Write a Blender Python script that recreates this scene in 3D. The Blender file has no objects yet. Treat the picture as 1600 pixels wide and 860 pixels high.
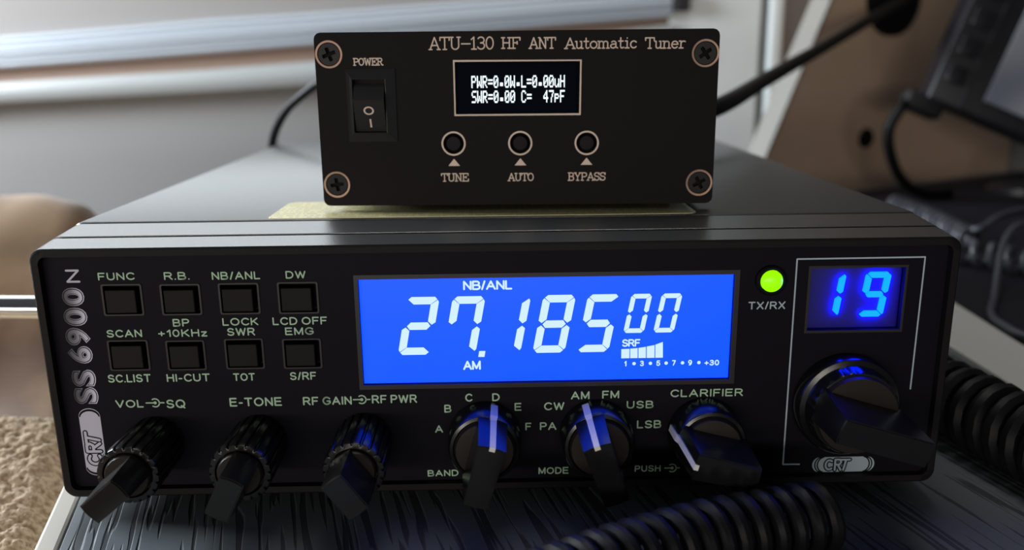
import bpy, bmesh, math, random
from math import pi, sin, cos, radians
from mathutils import Vector, Matrix, noise

sc = bpy.context.scene
COL = sc.collection
random.seed(7)

# ------------------------------------------------------------------ camera
cam_d = bpy.data.cameras.new('camera')
cam = bpy.data.objects.new('camera', cam_d)
COL.objects.link(cam)
cam.location = (-0.00065205, -0.24809716, 0.13457864)
cam.rotation_euler = (1.32169154, 0.0098547, -0.01981656)
cam_d.sensor_fit = 'HORIZONTAL'
cam_d.sensor_width = 9.6
cam_d.lens = 1326.38 * 9.6 / 1600
cam_d.clip_start = 0.01
cam_d.clip_end = 20
cam_d.dof.use_dof = True
cam_d.dof.focus_distance = 0.262
cam_d.dof.aperture_fstop = 2.1
sc.camera = cam

# ------------------------------------------------------------------ world, lights, exposure
w = bpy.data.worlds.new('room_ambience')
sc.world = w
w.use_nodes = True
bg = w.node_tree.nodes['Background']
bg.inputs[0].default_value = (0.80, 0.86, 1.0, 1)
bg.inputs[1].default_value = 0.055


def area(name, loc, target, sx, sy, power, color, spread=pi):
    d = bpy.data.lights.new(name, 'AREA')
    d.shape = 'RECTANGLE'
    d.size, d.size_y = sx, sy
    d.energy = power
    d.color = color
    d.spread = spread
    o = bpy.data.objects.new(name, d)
    COL.objects.link(o)
    o.location = loc
    o.rotation_euler = (Vector(target) - Vector(loc)).to_track_quat('-Z', 'Y').to_euler()
    return o


# assumed daylight from an unseen window on the left, a rear light added above the blind, an unseen overhead fill added to lighten the back wall,
# and assumed room light behind the viewer, flattened to a low strip so level surfaces stay dark
area('assumed_side_daylight', (-1.10, 0.40, 0.44), (-0.1, 0.05, 0.0), 0.45, 0.45, 27.0, (0.86, 0.94, 1.0))
area('added_rear_light', (-0.62, 0.76, 0.62), (-0.62, 0.0, 0.62), 1.0, 0.64, 5.5, (0.88, 0.95, 1.0))  # unseen emitter with no window built, added to brighten the radio's top
area('overhead_fill', (-0.05, 0.50, 1.55), (0.0, 0.55, 0.0), 0.9, 0.4, 7.0, (1.0, 0.96, 0.90))
area('room_fill_strip', (-0.55, -1.45, 0.10), (0.05, 0.1, 0.08), 2.4, 0.14, 12.0, (1.0, 0.93, 0.84))

sc.view_settings.view_transform = 'Standard'
sc.view_settings.look = 'None'
sc.view_settings.exposure = 0.0
sc.view_settings.gamma = 1.0
sc.view_settings.use_curve_mapping = False


# ------------------------------------------------------------------ materials
def mat(name, color, rough=0.5, metal=0.0, emit=None, strength=1.0, spec=0.5, coat=0.0):
    m = bpy.data.materials.new(name)
    m.use_nodes = True
    b = m.node_tree.nodes['Principled BSDF']
    b.inputs['Base Color'].default_value = (*color, 1)
    b.inputs['Roughness'].default_value = rough
    b.inputs['Metallic'].default_value = metal
    b.inputs['Specular IOR Level'].default_value = spec
    b.inputs['Coat Weight'].default_value = coat
    if emit:
        b.inputs['Emission Color'].default_value = (*emit, 1)
        b.inputs['Emission Strength'].default_value = strength
    return m


def nodes(m):
    nt = m.node_tree
    return nt, nt.nodes['Principled BSDF']


def add_noise(m, scale, bump=0.2, dist=0.001, detail=3, vec_scale=(1, 1, 1), rotz=0.0, mixcol=None, ramp=None,
              coord='Object'):
    nt, b = nodes(m)
    tc = nt.nodes.new('ShaderNodeTexCoord')
    mp = nt.nodes.new('ShaderNodeMapping')
    mp.inputs['Scale'].default_value = vec_scale
    mp.inputs['Rotation'].default_value = (0, 0, rotz)
    nt.links.new(tc.outputs[coord], mp.inputs[0])
    n = nt.nodes.new('ShaderNodeTexNoise')
    n.inputs['Scale'].default_value = scale
    n.inputs['Detail'].default_value = detail
    nt.links.new(mp.outputs[0], n.inputs['Vector'])
    src = n.outputs[0]
    if ramp:
        r = nt.nodes.new('ShaderNodeValToRGB')
        r.color_ramp.elements[0].position = ramp[0]
        r.color_ramp.elements[1].position = ramp[1]
        nt.links.new(src, r.inputs[0])
        src = r.outputs[0]
    if bump:
        bp = nt.nodes.new('ShaderNodeBump')
        bp.inputs['Strength'].default_value = bump
        bp.inputs['Distance'].default_value = dist
        nt.links.new(src, bp.inputs['Height'])
        nt.links.new(bp.outputs[0], b.inputs['Normal'])
    if mixcol:
        mx = nt.nodes.new('ShaderNodeMix')
        mx.data_type = 'RGBA'
        mx.inputs[6].default_value = (*mixcol[0], 1)
        mx.inputs[7].default_value = (*mixcol[1], 1)
        nt.links.new(src, mx.inputs[0])
        nt.links.new(mx.outputs[2], b.inputs['Base Color'])
    return m


M = {}
M['radio_paint'] = add_noise(mat('radio_paint', (0.046, 0.048, 0.050), 0.28, spec=1.0), 2600, 0.22, 0.0003)
M['bezel'] = add_noise(mat('bezel_plastic', (0.011, 0.010, 0.0105), 0.5, spec=0.15), 2200, 0.12, 0.0002)
M['faceplate'] = mat('faceplate_black', (0.0072, 0.0060, 0.0105), 0.55, spec=0.10)
M['deep_black'] = mat('deep_black', (0.002, 0.002, 0.0025), 0.7, spec=0.2)
M['button'] = mat('button_rubber', (0.0095, 0.0080, 0.0078), 0.6, spec=0.2)
M['rim'] = mat('button_rim', (0.020, 0.017, 0.016), 0.4)
M['knob'] = mat('knob_plastic', (0.0065, 0.0060, 0.0062), 0.22, spec=0.6)
M['knob_face'] = mat('knob_face', (0.022, 0.016, 0.013), 0.42, spec=0.3)  # warm light on the knob faces put into a browner tone
M['pointer'] = mat('pointer_white', (0.85, 0.82, 0.78), 0.4)
M['ink'] = mat('green_grey_ink', (0.48, 0.68, 0.49), 0.6)
M['ink_grey'] = mat('grey_ink', (0.50, 0.60, 0.66), 0.6)
M['lavender'] = mat('lavender_ink', (0.62, 0.60, 0.72), 0.5)
M['lcd'] = mat('lcd_backlight', (0.0, 0.02, 0.10), 0.35, emit=(0.0, 0.090, 2.3), strength=1.0)
M['lcd_white'] = mat('lcd_segment', (0.3, 0.3, 0.3), 0.5, emit=(0.52, 0.76, 0.86), strength=1.0)
M['led'] = mat('led_green', (0.1, 0.3, 0.0), 0.3, emit=(0.31, 0.95, 0.0), strength=1.0)
M['segment'] = mat('blue_segment', (0.0, 0.1, 0.3), 0.4, emit=(0.0, 0.42, 40.0), strength=1.0)
M['seg_plate'] = mat('segment_plate', (0.014, 0.008, 0.20), 0.35)  # blue glow of the digits put into the plate colour
M['window_tint'] = mat('window_tint', (0.012, 0.008, 0.02), 0.15)
M['chrome'] = mat('chrome', (0.85, 0.84, 0.80), 0.10, metal=1.0)
M['anodised'] = mat('anodised_black', (0.0100, 0.0078, 0.0090), 0.55, spec=0.10)
M['etch'] = mat('etched_tan', (0.86, 0.68, 0.56), 0.5)
M['copper'] = mat('countersink_copper', (0.42, 0.27, 0.20), 0.5, metal=0.7)
M['screw'] = mat('screw_black', (0.012, 0.011, 0.012), 0.35, spec=0.15)
M['switch'] = mat('switch_plastic', (0.026, 0.026, 0.027), 0.34, spec=0.3)
M['round_cap'] = mat('round_cap', (0.010, 0.009, 0.011), 0.5, spec=0.12)
M['oled'] = mat('oled_glass', (0.003, 0.005, 0.010), 0.6, spec=0.02)
M['oled_text'] = mat('oled_pixels', (0.2, 0.2, 0.2), 0.5, emit=(0.80, 0.92, 1.0), strength=1.25)
M['cord'] = mat('cord_rubber', (0.0045, 0.0045, 0.0058), 0.5, spec=0.2)
M['cord_grey'] = mat('cord_grey', (0.045, 0.047, 0.060), 0.42)
M['cord_matte'] = mat('cord_matte', (0.012, 0.012, 0.014), 0.55)
M['white_trim'] = mat('white_trim', (0.37, 0.39, 0.395), 0.45)
M['frame_white'] = mat('frame_white', (0.74, 0.79, 0.80), 0.45)
M['white_rail'] = add_noise(mat('white_rail', (0.44, 0.485, 0.54), 0.4), 60, 0.0)
M['brown_strip'] = mat('brown_strip', (0.30, 0.20, 0.15), 0.6)
M['blind'] = add_noise(mat('blind_fabric', (0.30, 0.283, 0.275), 0.85), 1500, 0.15, 0.0004)
M['wall'] = add_noise(mat('wall_grey', (0.44, 0.42, 0.41), 0.8), 4, 0.0, mixcol=((0.245, 0.235, 0.23), (0.275, 0.27, 0.268)))
M['wood'] = add_noise(mat('brown_laminate', (0.34, 0.22, 0.14), 0.55), 30, 0.06, 0.0006, 5, (1, 1, 6), 0,
                      ((0.62, 0.43, 0.30), (0.72, 0.51, 0.365)))
M['edge_cream'] = mat('edge_cream', (0.46, 0.42, 0.365), 0.5)
M['panel_edge'] = mat('panel_edge', (0.30, 0.285, 0.26), 0.5)
M['white_strip'] = mat('white_strip', (0.50, 0.50, 0.47), 0.55)
M['plastic_dark'] = mat('device_plastic', (0.013, 0.012, 0.015), 0.35)
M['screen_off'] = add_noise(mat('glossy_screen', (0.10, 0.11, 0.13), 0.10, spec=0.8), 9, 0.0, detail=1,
                            mixcol=((0.20, 0.22, 0.27), (0.42, 0.44, 0.48)), ramp=(0.42, 0.62))  # pale patches in the base colour stand for reflections
M['mat_black'] = add_noise(mat('mat_black', (0.011, 0.010, 0.015), 0.7, spec=0.15), 300, 0.15, 0.0004)
M['floor'] = add_noise(mat('floor_vinyl', (0.10, 0.09, 0.08), 0.6), 12, 0.1, 0.001)
M['fleece_tan'] = add_noise(mat('fleece_tan', (0.47, 0.335, 0.22), 0.95, spec=0.1), 14, 0.0, detail=6,
                            mixcol=((0.105, 0.056, 0.032), (0.250, 0.160, 0.090)), ramp=(0.38, 0.62))
M['sherpa'] = add_noise(mat('sherpa_beige', (0.55, 0.42, 0.28), 0.95, spec=0.1), 520, 0.5, 0.0008, 3,
                        mixcol=((0.30, 0.20, 0.115), (0.54, 0.415, 0.28)), ramp=(0.36, 0.60))
for k in ('fleece_tan', 'sherpa'):
    nodes(M[k])[1].inputs['Sheen Weight'].default_value = 0.3


def desk_material():
    m = mat('desk_embossed_black', (0.030, 0.033, 0.037), 0.46, spec=0.25)
    nt, b = nodes(m)
    tc = nt.nodes.new('ShaderNodeTexCoord')
    mp = nt.nodes.new('ShaderNodeMapping')
    mp.vector_type = 'POINT'
    mp.inputs['Scale'].default_value = (620, 30, 1)
    nt.links.new(tc.outputs['Object'], mp.inputs[0])
    # embossed wood grain: long flat ridges parted by fine grooves
    n = nt.nodes.new('ShaderNodeTexNoise')
    n.inputs['Scale'].default_value = 1.0
    n.inputs['Detail'].default_value = 0.4
    nt.links.new(mp.outputs[0], n.inputs['Vector'])
    r = nt.nodes.new('ShaderNodeValToRGB')
    r.color_ramp.elements[0].position = 0.39
    r.color_ramp.elements[1].position = 0.46
    nt.links.new(n.outputs[0], r.inputs[0])
    bp = nt.nodes.new('ShaderNodeBump')
    bp.inputs['Strength'].default_value = 0.6
    bp.inputs['Distance'].default_value = 0.0005
    nt.links.new(r.outputs[0], bp.inputs['Height'])
    nt.links.new(bp.outputs[0], b.inputs['Normal'])
    mx = nt.nodes.new('ShaderNodeMix')
    mx.data_type = 'RGBA'
    mx.inputs[6].default_value = (0.060, 0.066, 0.073, 1)
    mx.inputs[7].default_value = (0.135, 0.152, 0.165, 1)
    nt.links.new(r.outputs[0], mx.inputs[0])
    nt.links.new(mx.outputs[2], b.inputs['Base Color'])
    return m


M['desk'] = desk_material()


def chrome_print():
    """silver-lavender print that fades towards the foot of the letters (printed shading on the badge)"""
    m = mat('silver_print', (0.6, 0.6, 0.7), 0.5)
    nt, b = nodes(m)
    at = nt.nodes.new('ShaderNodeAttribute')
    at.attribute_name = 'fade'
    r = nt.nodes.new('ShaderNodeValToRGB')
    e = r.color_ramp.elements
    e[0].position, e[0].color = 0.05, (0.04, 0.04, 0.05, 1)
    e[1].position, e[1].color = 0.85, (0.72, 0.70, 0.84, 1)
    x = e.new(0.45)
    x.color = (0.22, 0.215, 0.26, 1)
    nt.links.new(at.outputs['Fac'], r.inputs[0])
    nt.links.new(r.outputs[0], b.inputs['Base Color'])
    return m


M['silver_print'] = chrome_print()


def sticker_material():
    m = mat('sticker_yellow', (0.80, 0.72, 0.34), 0.30, spec=0.5)
    nt, b = nodes(m)
    tc = nt.nodes.new('ShaderNodeTexCoord')
    sp = nt.nodes.new('ShaderNodeSeparateXYZ')
    nt.links.new(tc.outputs['Object'], sp.inputs[0])
    # rows of tiny print
    wv = nt.nodes.new('ShaderNodeMath'); wv.operation = 'MULTIPLY'; wv.inputs[1].default_value = 1900.0
    nt.links.new(sp.outputs[1], wv.inputs[0])
    sn = nt.nodes.new('ShaderNodeMath'); sn.operation = 'SINE'
    nt.links.new(wv.outputs[0], sn.inputs[0])
    gt = nt.nodes.new('ShaderNodeMath'); gt.operation = 'GREATER_THAN'; gt.inputs[1].default_value = 0.45
    nt.links.new(sn.outputs[0], gt.inputs[0])
    mp = nt.nodes.new('ShaderNodeMapping'); mp.inputs['Scale'].default_value = (900, 150, 1)
    nt.links.new(tc.outputs['Object'], mp.inputs[0])
    nz = nt.nodes.new('ShaderNodeTexNoise'); nz.inputs['Scale'].default_value = 1.0; nz.inputs['Detail'].default_value = 1
    nt.links.new(mp.outputs[0], nz.inputs['Vector'])
    g2 = nt.nodes.new('ShaderNodeMath'); g2.operation = 'GREATER_THAN'; g2.inputs[1].default_value = 0.47
    nt.links.new(nz.outputs[0], g2.inputs[0])
    mu = nt.nodes.new('ShaderNodeMath'); mu.operation = 'MULTIPLY'
    nt.links.new(gt.outputs[0], mu.inputs[0]); nt.links.new(g2.outputs[0], mu.inputs[1])
    m2 = nt.nodes.new('ShaderNodeMath'); m2.operation = 'MULTIPLY'; m2.inputs[1].default_value = 0.55
    nt.links.new(mu.outputs[0], m2.inputs[0])
    mx = nt.nodes.new('ShaderNodeMix'); mx.data_type = 'RGBA'
    mx.inputs[6].default_value = (0.78, 0.70, 0.36, 1)
    mx.inputs[7].default_value = (0.12, 0.10, 0.05, 1)
    nt.links.new(m2.outputs[0], mx.inputs[0])
    nt.links.new(mx.outputs[2], b.inputs['Base Color'])
    return m


M['sticker'] = sticker_material()


# ------------------------------------------------------------------ object helpers
def link(name, me, m=None, parent=None, smooth=False):
    o = bpy.data.objects.new(name, me)
    COL.objects.link(o)
    if m is not None:
        me.materials.append(M[m] if isinstance(m, str) else m)
    if smooth:
        for p in me.polygons:
            p.use_smooth = True
        try:
            me.set_sharp_from_angle(angle=radians(38))
        except Exception:
            pass
    if parent is not None:
        o.parent = parent
    return o


def bm_obj(name, bm, m=None, parent=None, smooth=False):
    bmesh.ops.recalc_face_normals(bm, faces=bm.faces)
    me = bpy.data.meshes.new(name)
    bm.to_mesh(me)
    bm.free()
    return link(name, me, m, parent, smooth)


def raw_obj(name, verts, faces, m=None, parent=None, smooth=False):
    me = bpy.data.meshes.new(name)
    me.from_pydata(verts, [], faces)
    me.update()
    return link(name, me, m, parent, smooth)


def thing(name, label, cat, loc=(0, 0, 0), rotz=0, group=None):
    o = bpy.data.objects.new(name, None)
    COL.objects.link(o)
    o.empty_display_size = 0.02
    o.location = loc
    o.rotation_euler = (0, 0, rotz)
    tag(o, label, cat, group)
    return o


def tag(o, label, cat, group=None):
    o['label'] = label
    o['category'] = cat
    if group:
        o['group'] = group
    return o


def struct(o):
    o['kind'] = 'structure'
    return o


def mm(v):
    return v * 0.001


def box(bm, x0, x1, y0, y1, z0, z1, bevel=0.0, seg=2, mtx=None):
    r = bmesh.ops.create_cube(bm, size=1.0)
    vs = r['verts']
    bmesh.ops.scale(bm, vec=(x1 - x0, y1 - y0, z1 - z0), verts=vs)
    bmesh.ops.translate(bm, vec=((x0 + x1) / 2, (y0 + y1) / 2, (z0 + z1) / 2), verts=vs)
    if bevel:
        es = list({e for v in vs for e in v.link_edges})
        r2 = bmesh.ops.bevel(bm, geom=es, offset=bevel, segments=seg, affect='EDGES', profile=0.5)
        vs = list({v for f in r2['faces'] for v in f.verts} | {v for v in vs if v.is_valid})
    if mtx is not None:
        bmesh.ops.transform(bm, matrix=mtx, verts=[v for v in vs if v.is_valid])
    return vs


def rrect(x0, x1, z0, z1, r, n=6):
    pts = []
    for cx, cz, a0 in ((x1 - r, z1 - r, 0), (x0 + r, z1 - r, 90), (x0 + r, z0 + r, 180), (x1 - r, z0 + r, 270)):
        for k in range(n + 1):
            a = radians(a0 + 90 * k / n)
            pts.append((cx + r * cos(a), cz + r * sin(a)))
    return pts


def circle(cx, cz, r, n=48):
    return [(cx + r * cos(2 * pi * k / n), cz + r * sin(2 * pi * k / n)) for k in range(n)]


def plate(name, outline, holes, y0, y1, m, parent, bevel=0.0, smooth=False):
    """flat plate in XZ with real openings, running from y0 (front) to y1 (back)"""
    cu = bpy.data.curves.new('tmp', 'CURVE')
    cu.dimensions = '2D'
    cu.fill_mode = 'BOTH'
    t = abs(y1 - y0)
    cu.extrude = t / 2 - bevel
    cu.bevel_depth = bevel
    cu.bevel_resolution = 1
    cu.offset = -bevel
    for pts in [outline] + holes:
        s = cu.splines.new('POLY')
        s.points.add(len(pts) - 1)
        for p, (x, z) in zip(s.points, pts):
            p.co = (x, z, 0, 1)
        s.use_cyclic_u = True
    to = bpy.data.objects.new('tmp', cu)
    COL.objects.link(to)
    dg = bpy.context.evaluated_depsgraph_get()
    me = bpy.data.meshes.new_from_object(to.evaluated_get(dg))
    bpy.data.objects.remove(to)
    bpy.data.curves.remove(cu)
    yc = (y0 + y1) / 2
    for v in me.vertices:
        x, z, e = v.co
        v.co = (x, yc - e, z)
    me.name = name
    me.materials.clear()
    return link(name, me, m, parent, smooth)


def prism_y(bm, pts, y0, y1, top=None):
    """polygon (x,z) extruded along y; top = the polygon at y1 if different"""
    top = top or pts
    a = [bm.verts.new((x, y0, z)) for x, z in pts]
    b = [bm.verts.new((x, y1, z)) for x, z in top]
    n = len(pts)
    bm.faces.new(a)
    bm.faces.new(b[::-1])
    for i in range(n):
        bm.faces.new((a[i], a[(i + 1) % n], b[(i + 1) % n], b[i]))


def lathe_y(bm, prof, cx, cz, n=64, rad=None):
    """profile [(r, y)] revolved round the y axis through (cx, cz); rad(k, r) may modulate the radius"""
    rings = []
    for r, y in prof:
        if r < 1e-7:
            rings.append([bm.verts.new((cx, y, cz))])
        else:
            ring = []
            for k in range(n):
                a = 2 * pi * k / n
                rr = rad(k, r, y) if rad else r
                ring.append(bm.verts.new((cx + rr * cos(a), y, cz + rr * sin(a))))
            rings.append(ring)
    for A, B in zip(rings, rings[1:]):
        if len(A) == 1 and len(B) == 1:
            continue
        for k in range(n):
            j = (k + 1) % n
            if len(A) == 1:
                bm.faces.new((A[0], B[j], B[k]))
            elif len(B) == 1:
                bm.faces.new((A[k], A[j], B[0]))
            else:
                bm.faces.new((A[k], A[j], B[j], B[k]))


def smooth_path(pts, n=8):
    """Catmull-Rom through 3D points"""
    P = [Vector(p) for p in pts]
    P = [P[0] * 2 - P[1]] + P + [P[-1] * 2 - P[-2]]
    out = []
    for i in range(1, len(P) - 2):
        a, b, c, d = P[i - 1:i + 3]
        for k in range(n):
            t = k / n
            out.append(0.5 * ((2 * b) + (c - a) * t + (2 * a - 5 * b + 4 * c - d) * t * t + (3 * b - a - 3 * c + d) * t ** 3))
    out.append(P[-2])
    return out


def tube_mesh(bm, pts, r, n=12, cap=True):
    pts = [Vector(p) for p in pts]
    T = []
    for i in range(len(pts)):
        a = pts[max(0, i - 1)]
        b = pts[min(len(pts) - 1, i + 1)]
        T.append((b - a).normalized())
    up = Vector((0, 0, 1)) if abs(T[0].z) < 0.9 else Vector((1, 0, 0))
    N = (up - T[0] * up.dot(T[0])).normalized()
    rings = []
    for i, p in enumerate(pts):
        N = (N - T[i] * N.dot(T[i])).normalized()
        B = T[i].cross(N)
        rr = r(i / (len(pts) - 1)) if callable(r) else r
        rings.append([bm.verts.new(p + (N * cos(2 * pi * k / n) + B * sin(2 * pi * k / n)) * rr) for k in range(n)])
    for A, Bq in zip(rings, rings[1:]):
        for k in range(n):
            j = (k + 1) % n
            bm.faces.new((A[k], A[j], Bq[j], Bq[k]))
    if cap:
        bm.faces.new(rings[0][::-1])
        bm.faces.new(rings[-1])


def helix(pts, R, pitch, per=14, flat=1.0):
    """points of a coil wound round a smooth centre line"""
    C = smooth_path(pts, 24)
    L = [0.0]
    for a, b in zip(C, C[1:]):
        L.append(L[-1] + (b - a).length)
    total = L[-1]
    n = int(total / pitch * per)
    out = []
    i = 0
    N = None
    for k in range(n + 1):
        s = total * k / n
        while i < len(L) - 2 and L[i + 1] < s:
            i += 1
        t = (s - L[i]) / max(1e-9, L[i + 1] - L[i])
        p = C[i].lerp(C[i + 1], min(1, t))
        d = (C[i + 1] - C[i]).normalized()
        if N is None:
            N = Vector((0, 0, 1))
        N = (N - d * N.dot(d)).normalized()
        B = d.cross(N)
        a = 2 * pi * s / pitch
        out.append(p + (N * cos(a) + B * sin(a)) * R)
    return out


def text_mesh(txt, bold=0.0, spacing=1.0):
    """outline of a text in the built-in sans font as (verts, faces) in its own 2D frame"""
    cu = bpy.data.curves.new('tmp', 'FONT')
    cu.body = txt
    cu.offset = bold
    cu.space_character = spacing
    cu.resolution_u = 4
    cu.fill_mode = 'FRONT'
    to = bpy.data.objects.new('tmp', cu)
    COL.objects.link(to)
    dg = bpy.context.evaluated_depsgraph_get()
    me = bpy.data.meshes.new_from_object(to.evaluated_get(dg))
    bpy.data.objects.remove(to)
    bpy.data.curves.remove(cu)
    vs = [(v.co.x, v.co.y) for v in me.vertices]
    fs = [tuple(p.vertices) for p in me.polygons]
    bpy.data.meshes.remove(me)
    return vs, fs


def ink_text(name, txt, x0, x1, z0, z1, y, m, parent, bold=0.012, rot=False, shear=0.0, spacing=1.0):
    """printed lettering filling the rectangle x0..x1, z0..z1 (metres) at depth y, facing -y"""
    vs, fs = text_mesh(txt, bold, spacing)
    ax0, ax1 = min(v[0] for v in vs), max(v[0] for v in vs)
    ay0, ay1 = min(v[1] for v in vs), max(v[1] for v in vs)
    out = []
    for x, yy in vs:
        u = (x - ax0) / (ax1 - ax0)
        t = (yy - ay0) / max(1e-9, ay1 - ay0)
        if rot:      # reading upwards: glyph top points to -x
            out.append((x1 - t * (x1 - x0), y, z0 + u * (z1 - z0)))
        else:
            out.append((x0 + u * (x1 - x0) + shear * (t * (z1 - z0)), y, z0 + t * (z1 - z0)))
    return raw_obj(name, out, fs, m, parent)


def flat_polys(name, polys, y, m, parent):
    vs, fs = [], []
    for pl in polys:
        b = len(vs)
        yy = y - (len(fs) % 9) * 2.5e-6      # overlapping strokes never share one plane exactly
        vs += [(x, yy, z) for x, z in pl]
        fs.append(tuple(range(b, b + len(pl))))
    return raw_obj(name, vs, fs, m, parent)


def strokes(polylines, wd):
    """ribbons with round ends for a list of 2D polylines -> list of polygons"""
    out = []
    for pl in polylines:
        for (ax, ay), (bx, by) in zip(pl, pl[1:]):
            dx, dy = bx - ax, by - ay
            l = math.hypot(dx, dy) or 1e-9
            nx, ny = -dy / l * wd / 2, dx / l * wd / 2
            out.append([(ax + nx, ay + ny), (ax - nx, ay - ny), (bx - nx, by - ny), (bx + nx, by + ny)])
        for px, py in pl:
            out.append([(px + wd / 2 * cos(k * pi / 4), py + wd / 2 * sin(k * pi / 4)) for k in range(8)])
    return out


def arc(cx, cy, rx, ry, a0, a1, n=10):
    return [(cx + rx * cos(radians(a0 + (a1 - a0) * k / n)), cy + ry * sin(radians(a0 + (a1 - a0) * k / n))) for k in range(n + 1)]


def ell(cx, cy, rx, ry, n=22):
    return arc(cx, cy, rx, ry, 0, 360, n)


SANS = {
    'A': [[(0, 0), (.42, 1), (.84, 0)], [(.14, .33), (.70, .33)]],
    'B': [[(0, 0), (0, 1), (.40, 1)] + arc(.40, .76, .25, .24, 90, -90, 7) + [(0, .52)], [(.40, .52)] + arc(.44, .26, .28, .26, 90, -90, 7) + [(0, 0)]],
    'C': [arc(.43, .5, .43, .5, 42, 318, 16)],
    'D': [[(0, 0), (0, 1), (.32, 1)] + arc(.32, .5, .44, .5, 90, -90, 10) + [(0, 0)]],
    'E': [[(.65, 1), (0, 1), (0, 0), (.67, 0)], [(0, .52), (.60, .52)]],
    'F': [[(.62, 1), (0, 1), (0, 0)], [(0, .50), (.54, .50)]],
    'G': [arc(.44, .5, .44, .5, 40, 318, 14) + [(.82, .20), (.82, .46), (.48, .46)]],
    'H': [[(0, 0), (0, 1)], [(.70, 0), (.70, 1)], [(0, .53), (.70, .53)]],
    'I': [[(0, 0), (0, 1)]],
    'K': [[(0, 0), (0, 1)], [(.66, 1), (0, .36)], [(.22, .57), (.70, 0)]],
    'L': [[(0, 1), (0, 0), (.56, 0)]],
    'M': [[(0, 0), (0, 1), (.42, .08), (.84, 1), (.84, 0)]],
    'N': [[(0, 0), (0, 1), (.70, 0), (.70, 1)]],
    'O': [ell(.45, .5, .45, .5)],
    'P': [[(0, 0), (0, 1), (.40, 1)] + arc(.40, .73, .27, .27, 90, -90, 8) + [(0, .46)]],
    'Q': [ell(.45, .5, .45, .5), [(.55, .22), (.88, -.06)]],
    'R': [[(0, 0), (0, 1), (.44, 1)] + arc(.44, .74, .26, .26, 90, -90, 8) + [(0, .48)], [(.40, .48), (.74, 0)]],
    'S': [arc(.36, .75, .32, .25, 22, 270, 11) + arc(.36, .25, .35, .25, 90, -160, 11)],
    'T': [[(0, 1), (.74, 1)], [(.37, 1), (.37, 0)]],
    'U': [[(0, 1), (0, .33)] + arc(.35, .33, .35, .33, 180, 360, 10) + [(.70, 1)]],
    'V': [[(0, 1), (.40, 0), (.80, 1)]],
    'W': [[(0, 1), (.26, 0), (.54, .94), (.82, 0), (1.08, 1)]],
    'X': [[(0, 0), (.72, 1)], [(0, 1), (.72, 0)]],
    'z': [[(0, .64), (.48, .64), (0, 0), (.50, 0)]],
    '+': [[(0, .44), (.58, .44)], [(.29, .15), (.29, .73)]],
    '-': [[(0, .38), (.30, .38)]],
    '/': [[(0, -.02), (.28, 1.02)]],
    '.': [[(0, 0), (.01, .01)]],
    '0': [ell(.30, .5, .30, .5)],
    '1': [[(0, .72), (.26, 1), (.26, 0)]],
    '3': [arc(.30, .76, .27, .24, 155, -80, 9) + [(.24, .52)], arc(.30, .27, .31, .27, 80, -160, 10)],
    '5': [[(.56, 1), (.10, 1), (.03, .50)] + arc(.30, .32, .31, .32, 130, -155, 11)],
    '7': [[(0, 1), (.58, 1), (.20, 0)]],
    '9': [ell(.30, .69, .29, .31), arc(.22, .60, .38, .60, 10, -100, 8)],
}


def sans_text(name, txt, x0, x1, z0, z1, y, m, parent, wt=0.15, gap=0.34, rot=False):
    """plain sans lettering drawn with even strokes, filling x0..x1, z0..z1"""
    pls = []
    x = 0.0
    for ch in txt:
        if ch == ' ':
            x += .34
            continue
        g = SANS[ch]
        pls += [[(x + u, v) for u, v in pl] for pl in g]
        x += max(u for pl in g for u, v in pl) + gap
    us = [u for pl in pls for u, v in pl]
    u0, u1 = min(us), max(us)
    h = (x1 - x0) if rot else (z1 - z0)
    ln = (z1 - z0) if rot else (x1 - x0)
    t = wt * h
    sx = (ln - t) / max(1e-6, u1 - u0) if u1 - u0 > .05 else 0
    conv = []
    for pl in pls:
        q = []
        for u, v in pl:
            a = t / 2 + (u - u0) * sx
            b = t / 2 + v * (h - t)
            q.append((x1 - b, z0 + a) if rot else (x0 + a, z0 + b))
        conv.append(q)
    return flat_polys(name, strokes(conv, t), y, m, parent)


# ================================================================== SETTING
YW = 0.80
DZ = -0.006          # desk top
FZ = -0.46           # floor


def setting_box(name, x0, x1, y0, y1, z0, z1, m, bevel=0.0):
    bm = bmesh.new()
    box(bm, x0, x1, y0, y1, z0, z1, bevel)
    return struct(bm_obj(name, bm, m))


setting_box('floor', -1.6, 1.8, -1.6, 0.9, FZ - 0.02, FZ, 'floor')
setting_box('wall_back', -1.6, 1.8, YW, YW + 0.04, FZ, 1.6, 'wall')


def band_xz(pts_top, pts_bot, y0, y1, bm, bulge=0.0, nseg=1):
    """a band between two polylines in XZ, thick from y0 (front) to y1; bulge rounds its front towards the viewer"""
    n = len(pts_top)
    rows = []
    for j in range(nseg + 1):
        t = j / nseg
        row = []
        for (xa, za), (xb, zb) in zip(pts_top, pts_bot):
            yy = y0 - bulge * sin(pi * t)
            row.append(bm.verts.new((xa + (xb - xa) * t, yy, za + (zb - za) * t)))
        rows.append(row)
    bt = [bm.verts.new((x, y1, z)) for x, z in pts_top]
    bb = [bm.verts.new((x, y1, z)) for x, z in pts_bot]
    for A, B in zip([bt] + rows, rows + [bb]):
        for i in range(n - 1):
            bm.faces.new((A[i], A[i + 1], B[i + 1], B[i]))
    for i in range(n - 1):
        bm.faces.new((bb[i], bb[i + 1], bt[i + 1], bt[i]))
    for e in (0, -1):
        bm.faces.new([bt[e]] + [r[e] for r in rows] + [bb[e]])


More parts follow.
